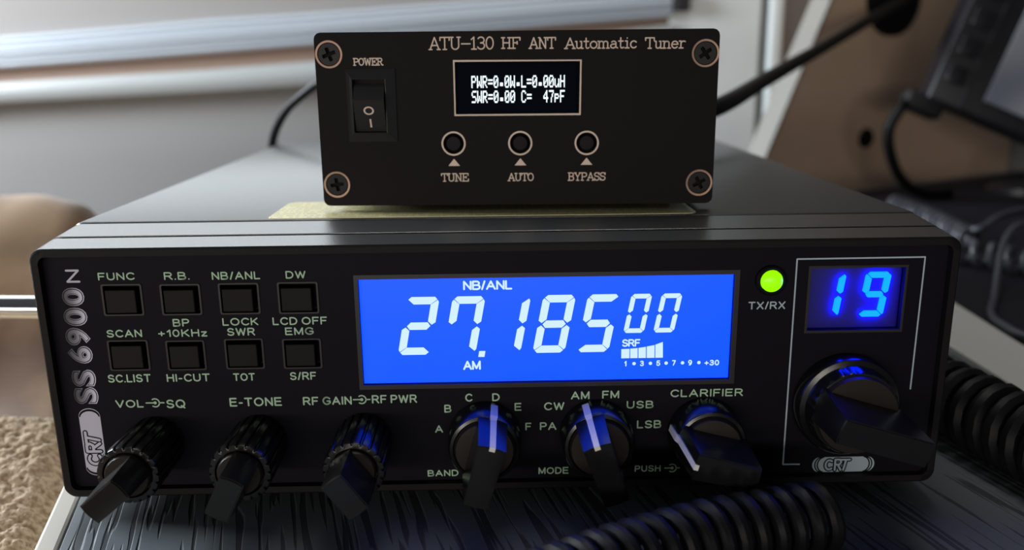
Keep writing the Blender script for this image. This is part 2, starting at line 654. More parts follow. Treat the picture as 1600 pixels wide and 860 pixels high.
RT = [(-1.20, 0.118), (-0.90, 0.142), (-0.582, 0.1645), (-0.431, 0.1745), (-0.333, 0.182), (-0.213, 0.188), (-0.055, 0.198), (0.08, 0.207), (0.205, 0.214)]
RB = [(-1.20, 0.082), (-0.90, 0.106), (-0.587, 0.130), (-0.435, 0.139), (-0.336, 0.145), (-0.215, 0.153), (-0.055, 0.164), (0.08, 0.173), (0.205, 0.181)]
BB = [(-1.20, 0.065), (-0.90, 0.089), (-0.590, 0.113), (-0.437, 0.121), (-0.338, 0.126), (-0.217, 0.134), (-0.055, 0.147), (0.08, 0.159), (0.205, 0.172)]
WB = [(-1.20, 0.050), (-0.90, 0.071), (-0.593, 0.091), (-0.438, 0.0975), (-0.339, 0.1015), (-0.218, 0.108), (-0.055, 0.116), (0.08, 0.124), (0.205, 0.131)]

blind = thing('roller_blind', 'grey roller blind with a ridged white bottom rail on the back wall', 'blind', (-0.4, YW, 0.10))


def rel(o, root):
    """keep world coordinates of a mesh modelled in world space under a moved root"""
    o.matrix_parent_inverse = Matrix.Translation(-Vector(root.location))
    return o


bm = bmesh.new()
band_xz([(x, 0.295) for x, z in RT], [(x, z - 0.004) for x, z in RT], YW - 0.012, YW - 0.008, bm)
rel(bm_obj('fabric', bm, 'blind', blind), blind)
bm = bmesh.new()
nr = 5
for k in range(nr):
    a = [(xt, zt + (zb - zt) * k / nr) for (xt, zt), (xb, zb) in zip(RT, RB)]
    b = [(xt, zt + (zb - zt) * (k + 1) / nr) for (xt, zt), (xb, zb) in zip(RT, RB)]
    band_xz(a, b, YW - 0.026 + 0.002 * abs(k - 2), YW - 0.005, bm, 0.0022, 4)
rel(bm_obj('bottom_rail', bm, 'white_rail', blind, True), blind)
bm = bmesh.new()
band_xz(RB, BB, YW - 0.010, YW - 0.003, bm)
rel(bm_obj('lower_strip', bm, 'brown_strip', blind), blind)
bm = bmesh.new()
box(bm, 0.207, 0.226, YW - 0.03, YW - 0.002, 0.186, 0.206, 0.003)
rel(bm_obj('end_bracket', bm, 'plastic_dark', blind), blind)

bm = bmesh.new()
band_xz(BB, WB, YW - 0.022, YW - 0.001, bm, 0.004, 5)
o = struct(bm_obj('trim_1', bm, 'white_trim', None, True))
bm = bmesh.new()
box(bm, 0.205, 0.313, YW - 0.016, YW, FZ, 0.9, 0.003)
struct(bm_obj('trim_2', bm, 'frame_white'))
bm = bmesh.new()
box(bm, 0.322, 0.338, YW - 0.022, YW, FZ, 0.9, 0.004)
struct(bm_obj('trim_3', bm, 'frame_white'))

# brown side panel standing at an angle right of the radio
PX, PY = 0.394, 0.660
PD = Vector((0.877, 0.480, 0))
PN = Vector((0.480, -0.877, 0))       # towards the viewer


def pan(e, z, out=0.0):
    p = Vector((PX, PY, z)) + PD * e + PN * out
    return (p.x, p.y, p.z)


side = thing('side_panel', 'brown wooden side panel with a slanted cream edge behind the cables', 'panel', (PX, PY, DZ))
bm = bmesh.new()


def slab(bm, quad, t0, t1):
    f = [bm.verts.new(pan(e, z, t0)) for e, z in quad]
    b = [bm.verts.new(pan(e, z, t1)) for e, z in quad]
    n = len(quad)
    bm.faces.new(f)
    bm.faces.new(b[::-1])
    for i in range(n):
        bm.faces.new((f[i], f[(i + 1) % n], b[(i + 1) % n], b[i]))


slab(bm, [(-0.1670, DZ), (0.27, DZ), (0.27, 0.75), (0.2163, 0.75)], 0.0, -0.018)
rel(bm_obj('board', bm, 'wood', side), side)
bm = bmesh.new()
slab(bm, [(-0.1705, DZ), (-0.1672, DZ), (0.2161, 0.75), (0.2128, 0.75)], 0.0012, -0.0235)
rel(bm_obj('edge_band', bm, 'panel_edge', side), side)


def panel_disc(name, e, z, r, m, depth=0.004):
    bm = bmesh.new()
    lathe_y(bm, [(r, 0), (r, -depth * 0.6), (r * 0.86, -depth), (0, -depth)], 0, 0, 32)
    o = bm_obj(name, bm, m, side, True)
    o.matrix_parent_inverse = Matrix.Translation(-Vector(side.location))
    o.location = pan(e, z, 0)
    o.rotation_euler = (0, 0, math.atan2(PD.y, PD.x))
    return o


panel_disc('screw_cap', 0.0, 0.049, 0.0105, 'deep_black')
g = panel_disc('cable_grommet', 0.022, 0.194, 0.040, 'deep_black', 0.010)

# desk: embossed black board turned a little against the radio, pale edge band
DROT = radians(15.0)
desk = thing('desk', 'black wood-grain desk with a pale edge band under the radio', 'desk', (-0.1415, 0.0, FZ), DROT)
# local frame: x to the right from the left edge, y along the grain
bm = bmesh.new()
box(bm, 0.003, 1.15, -0.62, 0.60, DZ - FZ - 0.022, DZ - FZ, 0.0006, 1)
bm_obj('desktop', bm, 'desk', desk)
bm = bmesh.new()
box(bm, -0.0042, 0.0029, -0.62, 0.60, DZ - FZ - 0.023, DZ - FZ + 0.0003, 0.0012)
bm_obj('edge_band', bm, 'edge_cream', desk)
for (lx, ly) in ((0.06, -0.55), (1.08, -0.55), (0.06, 0.45), (1.08, 0.45)):
    bm = bmesh.new()
    box(bm, lx - 0.02, lx + 0.02, ly - 0.02, ly + 0.02, 0.0, DZ - FZ - 0.0225, 0.002)
    bm_obj('leg', bm, 'plastic_dark', desk)

# pale flat strip on the desk, right of the radio
bm = bmesh.new()
poly = [(0.2235, -0.25), (0.2635, -0.25), (0.2560, 0.1401), (0.2625, 0.225), (0.215, 0.225), (0.2200, 0.1417)]
a = [bm.verts.new((x, y, DZ)) for x, y in poly]
b = [bm.verts.new((x, y, DZ + 0.0022)) for x, y in poly]
bm.faces.new(a[::-1]); bm.faces.new(b)
for i in range(6):
    bm.faces.new((a[i], a[(i + 1) % 6], b[(i + 1) % 6], b[i]))
tag(bm_obj('flat_strip', bm, 'white_strip'), 'flat off-white strip lying on the desk right of the radio', 'strip')

# matte black mat covering the desk beyond the pale strip
poly = [(0.272, -0.30), (0.2632, 0.045), (0.2580, 0.14), (0.2642, 0.2265), (0.150, 0.2265), (0.150, 0.50), (0.2510, 0.566), (0.6366, 0.777), (0.75, 0.777), (0.75, -0.30)]
bm = bmesh.new()
a = [bm.verts.new((x, y, DZ + 0.00002)) for x, y in poly]
b = [bm.verts.new((x, y, DZ + 0.0006)) for x, y in poly]
bm.faces.new(a[::-1]); bm.faces.new(b)
for i in range(len(poly)):
    bm.faces.new((a[i], a[(i + 1) % len(poly)], b[(i + 1) % len(poly)], b[i]))
tag(bm_obj('desk_mat', bm, 'mat_black'), 'matte black mat on the desk beyond the pale strip, under the far cords', 'mat')

# ================================================================== RADIO
W2 = 0.140
H = 0.08126
ZT = 0.0843
radio = thing('radio_transceiver', 'black radio transceiver with blue frequency screen and row of knobs', 'radio', (0, 0, DZ))
RI = Matrix.Translation((0, 0, -DZ))


def R(o):
    o.matrix_parent_inverse = RI
    return o


def sect(bm, y, zt, inset, r=0.004, z0=0.0):
    pts = rrect(-W2 + inset, W2 - inset, z0 + inset, zt, r, 5)
    return [bm.verts.new((x, y, z)) for x, z in pts]


def loft(bm, rings, cap0=True, cap1=True):
    n = len(rings[0])
    for A, B in zip(rings, rings[1:]):
        for i in range(n):
            bm.faces.new((A[i], A[(i + 1) % n], B[(i + 1) % n], B[i]))
    if cap0:
        bm.faces.new(rings[0])
    if cap1:
        bm.faces.new(rings[-1][::-1])


def bz(y):
    return H + (ZT - H) * min(1, y / 0.0265)


# front frame: hollow ring with two grooves round it
bm = bmesh.new()
prof = [(0.0006, 0.0005), (0.0016, 0.0)]
outer = [sect(bm, 0.0, bz(0) - 0.0006, 0.0006), sect(bm, 0.0006, bz(0.0006), 0.0),
         sect(bm, 0.0104, bz(0.0104), 0.0), sect(bm, 0.0106, bz(0.0104) - 0.0012, 0.0012),
         sect(bm, 0.0122, bz(0.0104) - 0.0012, 0.0012), sect(bm, 0.0124, bz(0.0124), 0.0),
         sect(bm, 0.0252, bz(0.0252), 0.0006), sect(bm, 0.0254, bz(0.0252) - 0.0012, 0.0018),
         sect(bm, 0.0275, bz(0.0252) - 0.0012, 0.0018)]
inner_pts = rrect(-W2 + 0.0026, W2 - 0.0026, 0.0026, H - 0.0024, 0.0022, 5)
in0 = [bm.verts.new((x, 0.0, z)) for x, z in inner_pts]
in1 = [bm.verts.new((x, 0.0032, z)) for x, z in inner_pts]
n = len(in0)
loft(bm, outer, cap0=False, cap1=True)
for i in range(n):
    j = (i + 1) % n
    bm.faces.new((outer[0][i], outer[0][j], in0[j], in0[i]))
    bm.faces.new((in0[i], in0[j], in1[j], in1[i]))
bm.faces.ensure_lookup_table()
for f in bm.faces:
    c = f.calc_center_median()
    if c.y > 0.0007 and (c.z > H - 0.0022 or abs(c.x) > W2 - 0.0022):
        f.material_index = 1       # painted like the case; the lip round the faceplate stays black plastic
frame = R(bm_obj('front_frame', bm, 'bezel', radio, True))
frame.data.materials.append(M['radio_paint'])
# main case
bm = bmesh.new()
loft(bm, [sect(bm, 0.0276, ZT - 0.0004, 0.0012, 0.003), sect(bm, 0.0282, ZT, 0.0008, 0.003), sect(bm, 0.3095, ZT, 0.0008, 0.003),
          sect(bm, 0.3105, ZT - 0.0008, 0.0016, 0.003)])
case = R(bm_obj('case', bm, 'radio_paint', radio, True))
M['bezel_top'] = M['radio_paint']
for fx in (-0.115, 0.115):
    for fy in (0.05, 0.28):
        bm = bmesh.new()
        r = bmesh.ops.create_cone(bm, cap_ends=True, segments=24, radius1=0.008, radius2=0.009, depth=0.0066)
        bmesh.ops.translate(bm, vec=(fx, fy, DZ + 0.0033), verts=r['verts'])
        R(bm_obj('rubber_foot', bm, 'deep_black', radio, True))

# faceplate with real openings
FY = 0.0025
BTN = [(-120.85, -108.6, 59.8, 69.8), (-103.2, -91.0, 59.7, 69.55), (-85.6, -73.3, 59.7, 69.62), (-67.75, -55.4, 59.6, 69.66),
       (-121.2, -108.7, 42.0, 51.97), (-103.4, -91.4, 41.8, 51.6), (-85.4, -73.4, 41.9, 51.86), (-67.6, -55.6, 41.75, 51.57)]
LCD = (-43.25, 72.0, 35.8, 70.1)
CHW = (95.4, 124.65, 51.5, 71.55)
holes = []
for x0, x1, z0, z1 in [LCD, CHW]:
    holes.append([(mm(x0), mm(z0)), (mm(x1), mm(z0)), (mm(x1), mm(z1)), (mm(x0), mm(z1))])
for x0, x1, z0, z1 in BTN:
    holes.append(rrect(mm(x0 + .5), mm(x1 - .5), mm(z0 + .4), mm(z1 - .4), 0.0004, 2))
face = R(plate('faceplate', rrect(-W2 + 0.0027, W2 - 0.0027, 0.0027, H - 0.0025, 0.0020, 5), holes, FY, FY + 0.0018, 'faceplate', radio))
bm = bmesh.new()
box(bm, -W2 + 0.003, W2 - 0.003, FY + 0.0042, FY + 0.006, 0.003, H - 0.003)
R(bm_obj('backing_plate', bm, 'deep_black', radio))

# push buttons: thin rim, cap standing in the opening
for x0, x1, z0, z1 in BTN:
    rim = R(plate('push_button', rrect(mm(x0), mm(x1), mm(z0), mm(z1), 0.0006, 2),
                  [rrect(mm(x0 + .55), mm(x1 - .55), mm(z0 + .45), mm(z1 - .45), 0.0004, 2)], FY - 0.0003, FY + 0.0004, 'rim', radio))
    bm = bmesh.new()
    box(bm, mm(x0 + 1.0), mm(x1 - 2.1), FY - 0.0004, FY + 0.0040, mm(z0 + 0.8), mm(z1 - 1.9), 0.0003, 2)
    bm_obj('button_cap', bm, 'button', rim)

# ---- frequency screen
YL = 0.0040
bez = plate('tmp', [(mm(-44.5), mm(34.4)), (mm(73.5), mm(34.4)), (mm(73.5), mm(71.5)), (mm(-44.5), mm(71.5))],
            [[(mm(LCD[0]), mm(LCD[2])), (mm(LCD[1]), mm(LCD[2])), (mm(LCD[1]), mm(LCD[3])), (mm(LCD[0]), mm(LCD[3]))]],
            FY - 0.00035, FY - 0.00002, 'rim', radio)
bez.name = 'screen_bezel'
R(bez)
bm = bmesh.new()
box(bm, mm(LCD[0] - .3), mm(LCD[1] + .3), YL, YL + 0.0020, mm(LCD[2] - .3), mm(LCD[3] + .3))
lcd = R(bm_obj('frequency_screen', bm, 'lcd', radio))
YD = YL - 0.00006


def seven(chars_on, x0, z0, wd, ht, th, slant, gap=0.10):
    """seven segment digit: polygons of the lit segments; x0,z0 = lower left corner before slanting"""
    h2 = ht / 2
    t = th
    g = gap
    ch = t * 0.5
    S = {
        'a': [(g + .2 * t, ht - .35 * t), (g + .55 * t, ht), (wd - g - .55 * t, ht), (wd - g - .2 * t, ht - .35 * t), (wd - t - g * .3, ht - t), (t + g * .3, ht - t)],
        'd': [(g + .2 * t, .35 * t), (g + .55 * t, 0), (wd - g - .55 * t, 0), (wd - g - .2 * t, .35 * t), (wd - t - g * .3, t), (t + g * .3, t)],
        'g': [(.55 * t + g, h2), (t + g * .3, h2 + t / 2), (wd - t - g * .3, h2 + t / 2), (wd - .55 * t - g, h2), (wd - t - g * .3, h2 - t / 2), (t + g * .3, h2 - t / 2)],
        'f': [(0, h2 + .45 * t + g), (0, ht - .7 * t), (.18 * t, ht - .42 * t), (t, ht - t - g), (t, h2 + .6 * t + g), (.45 * t, h2 + .12 * t + g)],
        'b': [(wd, h2 + .45 * t + g), (wd, ht - .7 * t), (wd - .18 * t, ht - .42 * t), (wd - t, ht - t - g), (wd - t, h2 + .6 * t + g), (wd - .45 * t, h2 + .12 * t + g)],
        'e': [(0, h2 - .45 * t - g), (0, .7 * t), (.18 * t, .42 * t), (t, t + g), (t, h2 - .6 * t - g), (.45 * t, h2 - .12 * t - g)],
        'c': [(wd, h2 - .45 * t - g), (wd, .7 * t), (wd - .18 * t, .42 * t), (wd - t, t + g), (wd - t, h2 - .6 * t - g), (wd - .45 * t, h2 - .12 * t - g)],
    }
    return [[(mm(x0 + x + slant * z), mm(z0 + z)) for x, z in S[k]] for k in chars_on]


SEG = {'2': 'abged', '7': 'fabc', '1': 'bc', '8': 'abcdefg', '5': 'afgcd', '0': 'abcdef', '9': 'abcdfg'}
SL = 0.19
for chn, right in (('2', -18.85), ('7', -4.7), ('1', 9.35), ('8', 23.25), ('5', 37.05)):
    wd, ht = 10.1, 18.8
    x0 = right - SL * ht * 0.93 - wd
    z0 = 45.10
    flat_polys('frequency_digit', seven(SEG[chn], x0, z0, wd, ht, 2.4, SL), YD, 'lcd_white', lcd)
for right in (46.95, 56.35):
    wd, ht = 6.45, 12.65
    flat_polys('fraction_digit', seven(SEG['0'], right - SL * ht * .93 - wd, 51.2, wd, ht, 1.5, SL, 0.07), YD, 'lcd_white', lcd)
flat_polys('decimal_point', [[(mm(-7.15), mm(44.05)), (mm(-5.2), mm(44.05)), (mm(-4.85), mm(46.0)), (mm(-6.8), mm(46.0))]], YD, 'lcd_white', lcd)
for t, a, b, c, d, bo in (('NB/ANL', -11.35, 3.75, 65.85, 68.85, .028), ('AM', -11.95, -6.4, 39.8, 42.85, .028), ('SRF', 38.05, 43.75, 46.65, 49.15, .026)):
    sans_text('screen_text', t, mm(a), mm(b), mm(c), mm(d), YD, 'lcd_white', lcd, .19, .24)
bars = [[(37.87, 42.84), (40.44, 42.84), (40.4, 45.96), (37.83, 45.9)], [(40.70, 42.84), (43.04, 42.84), (42.97, 46.15), (40.63, 46.02)],
        [(43.31, 42.84), (45.65, 42.84), (45.56, 46.53), (43.24, 46.2)], [(45.91, 42.84), (48.36, 42.84), (48.27, 47.07), (45.82, 46.63)],
        [(48.62, 42.84), (51.03, 42.84), (50.86, 48.06), (48.52, 47.2)]]
for bq in bars:
    flat_polys('signal_bar', [[(mm(x), mm(z)) for x, z in bq]], YD, 'lcd_white', lcd)
polys = []
for t, x in (('1', 39.22), ('3', 44.45), ('5', 49.64), ('7', 54.57), ('9', 59.71)):
    sans_text('scale_text', t, mm(x - (.35 if t == '1' else .62)), mm(x + (.35 if t == '1' else .62)), mm(40.1), mm(41.95), YD, 'lcd_white', lcd, .2)
sans_text('scale_text', '+30', mm(64.25), mm(68.95), mm(39.95), mm(41.85), YD, 'lcd_white', lcd, .2)
for x in (41.97, 47.15, 52.13, 57.32, 62.51):
    polys.append(circle(mm(x), mm(41.0), 0.00056, 14))
flat_polys('scale_dots', polys, YD, 'lcd_white', lcd)

# ---- channel display
bm = bmesh.new()
YC = FY + 0.0030
box(bm, mm(CHW[0] - .3), mm(CHW[1] + .3), YC, YC + 0.0018, mm(CHW[2] - .3), mm(CHW[3] + .3))
chd = R(bm_obj('channel_display', bm, 'seg_plate', radio))
for chn, right, wd in (('1', 107.3, 7.6), ('9', 121.4, 7.7)):
    ht = 14.3
    sl = 0.125
    pl = seven(SEG[chn], right - sl * ht * .95 - wd, 55.2, wd, ht, 1.75, sl, 0.27)
    bm = bmesh.new()
    for q in pl:
        prism_y(bm, q, YC - 0.0011, YC - 0.0001)
    bm_obj('channel_digit', bm, 'segment', chd)
R(plate('channel_window_rim', [(mm(94.6), mm(50.7)), (mm(125.4), mm(50.7)), (mm(125.4), mm(72.3)), (mm(94.6), mm(72.3))],
        [[(mm(CHW[0]), mm(CHW[2])), (mm(CHW[1]), mm(CHW[2])), (mm(CHW[1]), mm(CHW[3])), (mm(CHW[0]), mm(CHW[3]))]], FY - 0.0002, FY - 0.00002, 'rim', radio))
# thin frame line around channel display and channel knob
flat = strokes([[(mm(96.5), mm(5.9)), (mm(91.15), mm(5.95)), (mm(90.8), mm(74.55)), (mm(130.2), mm(74.65)), (mm(130.2), mm(31.5))]], 0.00048)
flat_polys('frame_line', flat, FY - 0.00006, 'ink_grey', face)

# ---- LED
bm = bmesh.new()
lx, lz = mm(82.96), mm(68.1)
lathe_y(bm, [(0.0047, FY - .0001), (0.0047, FY - 0.0012), (0.0042, FY - 0.0016), (0.0035, FY - 0.0016), (0.0035, FY - .0002)], lx, lz, 40)
led = R(bm_obj('status_lamp', bm, 'deep_black', radio, True))
bm = bmesh.new()
lathe_y(bm, [(0.0034, FY - 0.0003), (0.0034, FY - 0.0018), (0.0030, FY - 0.0026), (0.0018, FY - 0.0032), (0, FY - 0.0034)], lx, lz, 32)
bm_obj('lens', bm, 'led', led, True)['label'] = 'lit green lens'

# ---- printed lettering
LAB = [('FUNC', -121.31, -110.34, 70.99, 73.38), ('R.B.', -101.54, -93.87, 70.83, 73.29), ('BP', -100.46, -95.4, 56.0, 58.5),
       ('+10KHz', -105.3, -90.29, 52.69, 55.13), ('SCAN', -120.93, -110.21, 52.82, 55.29), ('SC.LIST', -122.4, -109.16, 38.05, 40.72),
       ('HI-CUT', -104.28, -90.88, 37.98, 40.59), ('NB/ANL', -87.17, -72.64, 70.65, 73.14), ('DW', -64.92, -58.87, 70.7, 73.1),
       ('LOCK', -85.32, -74.39, 56.06, 58.52), ('SWR', -84.13, -75.65, 52.77, 55.31), ('LCD OFF', -70.01, -53.32, 55.99, 58.52),
       ('EMG', -66.42, -57.66, 52.7, 55.19), ('TOT', -83.67, -76.89, 37.93, 40.48), ('S/RF', -65.98, -57.82, 37.91, 40.57),
       ('E-TONE', -85.56, -69.17, 29.35, 32.31), ('RF GAIN', -62.57, -47.25, 29.37, 32.2), ('RF PWR', -40.92, -26.69, 29.6, 32.43),
       ('VOL', -121.12, -112.43, 29.57, 32.2), ('SQ', -105.26, -99.41, 29.16, 32.09), ('A', -21.36, -18.81, 19.22, 21.8),
       ('B', -18.2, -15.95, 26.09, 28.77), ('C', -11.5, -9.23, 29.69, 32.4), ('D', -2.98, -0.59, 29.71, 32.37),
       ('E', 4.06, 6.28, 26.29, 28.97), ('F', 7.44, 9.36, 19.54, 22.13), ('CW', 13.42, 19.89, 26.28, 29.0), ('PA', 12.1, 17.37, 19.49, 22.21),
       ('BAND', -24.21, -14.28, 3.95, 6.2), ('MODE', 11.62, 21.37, 4.05, 6.46), ('AM', 21.95, 27.84, 29.83, 32.55),
       ('FM', 31.86, 37.25, 29.96, 32.63), ('USB', 39.72, 48.28, 26.39, 28.99), ('LSB', 43.15, 50.97, 19.5, 22.26),
       ('CLARIFIER', 53.56, 76.65, 30.02, 32.63), ('PUSH', 42.86, 51.29, 4.25, 6.53), ('TX/RX', 76.64, 88.17, 58.69, 61.2)]
YI = FY - 0.00006
for t, a, b, c, d in LAB:
    sans_text('printed_word', t, mm(a), mm(b), mm(c), mm(d), YI, 'ink' if t not in ('TX/RX',) else 'ink_grey', face, .172)
for xa, xb, zc in ((-111.55, -105.99, 31.07), (-46.7, -41.5, 31.0), (52.6, 57.4, 5.4)):
    cx = (xa + xb) / 2
    pl = strokes([[(mm(xa), mm(zc)), (mm(cx - 0.2), mm(zc))], [(mm(cx + 1.3), mm(zc)), (mm(xb), mm(zc))],
                  [(mm(x), mm(z)) for x, z in arc(cx, zc, 1.35, 1.35, 125, -125, 14)]], 0.00042)
    pl.append(circle(mm(cx), mm(zc), 0.00052, 14))
    flat_polys('concentric_symbol', pl, YI, 'ink', face)

# model badge: lettering read upwards, each character outlined with a shaded fill
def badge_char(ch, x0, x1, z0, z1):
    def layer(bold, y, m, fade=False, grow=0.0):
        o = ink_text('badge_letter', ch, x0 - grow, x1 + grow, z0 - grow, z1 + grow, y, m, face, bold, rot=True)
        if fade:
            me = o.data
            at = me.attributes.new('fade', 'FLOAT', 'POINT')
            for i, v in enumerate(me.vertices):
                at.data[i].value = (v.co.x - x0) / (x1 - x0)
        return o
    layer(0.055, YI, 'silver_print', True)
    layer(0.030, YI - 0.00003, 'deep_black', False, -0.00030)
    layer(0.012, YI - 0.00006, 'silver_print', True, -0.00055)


sans_text('badge_letter', 'N', mm(-130.9), mm(-126.7), mm(70.4), mm(74.5), YI, 'lavender', face, 0.15, rot=True)
for ch, a, b, c, d in (('0', -132.9, -126.2, 63.05, 68.85), ('0', -133.3, -126.1, 56.7, 62.55), ('9', -133.6, -126.05, 50.45, 56.15), ('6', -133.7, -126.1, 44.5, 50.2),
                       ('S', -133.5, -126.1, 36.9, 42.5), ('S', -133.6, -126.1, 31.05, 36.7)):
    badge_char(ch, mm(a), mm(b), mm(c), mm(d))


def capsule(x0, x1, z0, z1, n=12):
    """upright pill"""
    r = (x1 - x0) / 2
    cx = (x0 + x1) / 2
    return arc(cx, z1 - r * .8, r, r * .8, 0, 180, n) + arc(cx, z0 + r * .8, r, r * .8, 180, 360, n)


def logo_letters(fx, s):
    """strokes of the three badge letters along +u, height in v, both 0..1 units -> via fx(u, v)"""
    C_ = arc(.17, .5, .15, .40, 50, 310, 12)
    R_ = [[(.40, .05), (.40, .95), (.58, .95), (.64, .75), (.58, .52), (.40, .52)], [(.50, .52), (.64, .05)]]
    T_ = [[(.62, .93), (.98, .93)], [(.83, .93), (.74, .05)]]
    out = strokes([[fx(u, v) for u, v in pl] for pl in [C_] + R_ + T_], s)
    return out


px0, px1, pz0, pz1 = mm(-133.1), mm(-126.45), mm(6.5), mm(29.6)
k = flat_polys('round_logo', [capsule(px0, px1, pz0, pz1)], YI, 'lavender', face)
# dark rings at both ends and dark outlined letters of the pill logo
dark = []
for cz, sgn, in ((pz1 - mm(2.66), 1), (pz0 + mm(2.66), -1)):
    for rr, wdt in ((0.86, .00036), (0.66, .00036)):
        off = (1 - rr) * 3.3
        ar = arc((px0 + px1) / 2, cz - sgn * mm(off * .55), mm(3.33) * .93, mm(2.66) * .93, 12 if sgn > 0 else -12, 168 if sgn > 0 else -168, 12)
        dark += strokes([ar], wdt)
fl = lambda u, v: (px1 - mm(1.0) - v * mm(4.7), pz0 + mm(3.8) + u * mm(11.4))
dark += logo_letters(fl, 0.00165)
flat_polys('logo_letters', dark, YI - 0.00003, 'deep_black', face)
flat_polys('logo_letters', logo_letters(fl, 0.00085), YI - 0.00006, 'lavender', face)

# the same round logo lying level under the channel knob
lx0, lx1, lz0, lz1 = mm(100.75), mm(121.1), mm(2.95), mm(8.25)


def hpill(x0, x1, z0, z1, n=12):
    r = (z1 - z0) / 2
    cz = (z0 + z1) / 2
    return arc(x1 - r * .9, cz, r * .9, r, -90, 90, n) + arc(x0 + r * .9, cz, r * .9, r, 90, 270, n)


flat_polys('round_logo', [hpill(lx0, lx1, lz0, lz1)], YI, 'ink_grey', face)
dark = []
for sgn in (-1, 1):
    base = lx0 if sgn < 0 else lx1
    for off in (0.85, 1.9):
        ar = arc(base - sgn * mm(2.4 + off * .8), (lz0 + lz1) / 2, mm(2.25), mm(2.65), 80 if sgn > 0 else 100, -80 if sgn > 0 else 260, 12)
        dark += strokes([ar], .00045)
fl = lambda u, v: (lx0 + mm(4.2) + u * mm(8.2), lz0 + mm(.5) + v * mm(4.1))
dark += logo_letters(fl, 0.00150)
flat_polys('logo_letters', dark, YI - 0.00003, 'deep_black', face)
flat_polys('logo_letters', logo_letters(fl, 0.00065), YI - 0.00006, 'ink_grey', face)


# ---- knobs
def bar_poly(cx, cz, ang, ln, wd, bow=0.10, taper=0.92, n=5):
    """pointer bar seen from the front: slightly bowed ends; the end at +ang is the pointer end"""
    u = Vector((cos(ang), sin(ang)))
    v = Vector((-u.y, u.x))
    pts = []
    for s, ww in ((1, wd), (-1, wd * taper)):
        for k in range(n + 1):
            t = -1 + 2 * k / n
            e = s * (ln / 2 + bow * ww * (1 - t * t) - bow * ww * .5)
            p = u * e + v * (ww / 2 * t * (1 if s > 0 else -1))
            pts.append((cx + p.x, cz + p.y))
    return pts


def fluted_knob(cx, cz, ang, name='fluted_knob'):
    L = 0.0200
    nfl = 20
    per = 8

    def rad(k, r, y):
        if r < 0.0085:
            return r
        ph = (k % per) / per
        return r - (0.00075 if ph < 0.24 else 0.0)
    bm = bmesh.new()
    lathe_y(bm, [(0.0088, FY), (0.0090, -0.001), (0.0093, -L + 0.0012), (0.0089, -L + 0.0001), (0.0080, -L), (0.0073, -L), (0.0071, -L + 0.0030), (0, -L + 0.003)],
            cx, cz, nfl * per, rad)
    k = R(bm_obj(name, bm, 'knob', radio, True))
    bm = bmesh.new()
    lathe_y(bm, [(0.0066, -L + 0.0032), (0.0066, -L - 0.0004), (0.0062, -L - 0.0010), (0, -L - 0.0010)], cx, cz, 48)
    kk = bm_obj('inner_knob', bm, 'knob_face', k, True)
    bm = bmesh.new()
    prism_y(bm, bar_poly(cx, cz, ang, 0.0126, 0.0070, .06, 1.0), -0.0355, -L - 0.0006, bar_poly(cx, cz, ang, 0.0130, 0.0078, .06, 1.0))
    bmesh.ops.recalc_face_normals(bm, faces=bm.faces)
    es = [e for e in bm.edges if all(v.co.y < -0.035 for v in e.verts)]
    bmesh.ops.bevel(bm, geom=es, offset=0.00035, segments=2, affect='EDGES')
    bm_obj('grip_bar', bm, 'knob', k, True)
    return k


fluted_knob(-0.1096, 0.0177, radians(220))
fluted_knob(-0.0770, 0.0177, radians(244))
fluted_knob(-0.0438, 0.0177, radians(306))


def pointer_knob(cx, cz, deg, name='selector_knob'):
    ang = radians(deg)
    bm = bmesh.new()
    lathe_y(bm, [(0.0116, FY), (0.0115, 0.0005), (0.0112, -0.0070), (0.0107, -0.0080), (0.0098, -0.0083), (0.0092, -0.0078), (0, -0.0080)], cx, cz, 72)
    k = R(bm_obj(name, bm, 'knob', radio, True))
    # half-moon faces beside the bar
    bm = bmesh.new()
    lathe_y(bm, [(0.0091, -0.0079), (0.0088, -0.0095), (0.0, -0.0100)], cx, cz, 56)
    bm_obj('skirt_face', bm, 'knob_face', k, True)
    bm = bmesh.new()
    prism_y(bm, bar_poly(cx, cz, ang, 0.0192, 0.0082, .05, .90), -0.0268, -0.0082, bar_poly(cx, cz, ang, 0.0206, 0.0092, .05, .95))
    bmesh.ops.recalc_face_normals(bm, faces=bm.faces)
    es = [e for e in bm.edges if all(v.co.y < -0.0262 for v in e.verts)]
    bmesh.ops.bevel(bm, geom=es, offset=0.0003, segments=2, affect='EDGES')
    bm_obj('grip_bar', bm, 'knob', k, True)
    # white pointer strip down the end of the bar and over the skirt edge
    u = Vector((cos(ang), sin(ang)))
    v = Vector((-u.y, u.x))
    bm = bmesh.new()
    rows = [(-0.0270, 0.0097, .00085), (-0.0100, 0.01055, .00095), (-0.0078, 0.0112, .00112), (-0.0006, 0.01165, .00105)]
    rings = []
    for y, rr, hw in rows:
        ring = []
        for dr, s in ((0.0003, -1), (0.0003, 1), (-0.0010, 1), (-0.0010, -1)):
            p = u * (rr + dr) + v * (hw * s)
            ring.append(bm.verts.new((cx + p.x, y, cz + p.y)))
        rings.append(ring)
    for A, B in zip(rings, rings[1:]):
        for i in range(4):
            bm.faces.new((A[i], A[(i + 1) % 4], B[(i + 1) % 4], B[i]))
    bm.faces.new(rings[0]); bm.faces.new(rings[-1][::-1])
    bm_obj('pointer', bm, 'pointer', k)['label'] = 'white pointer strip'
    return k


pointer_knob(-0.0055, 0.0182, 74)
pointer_knob(0.0300, 0.0182, 109)
pointer_knob(0.0646, 0.0182, 166)

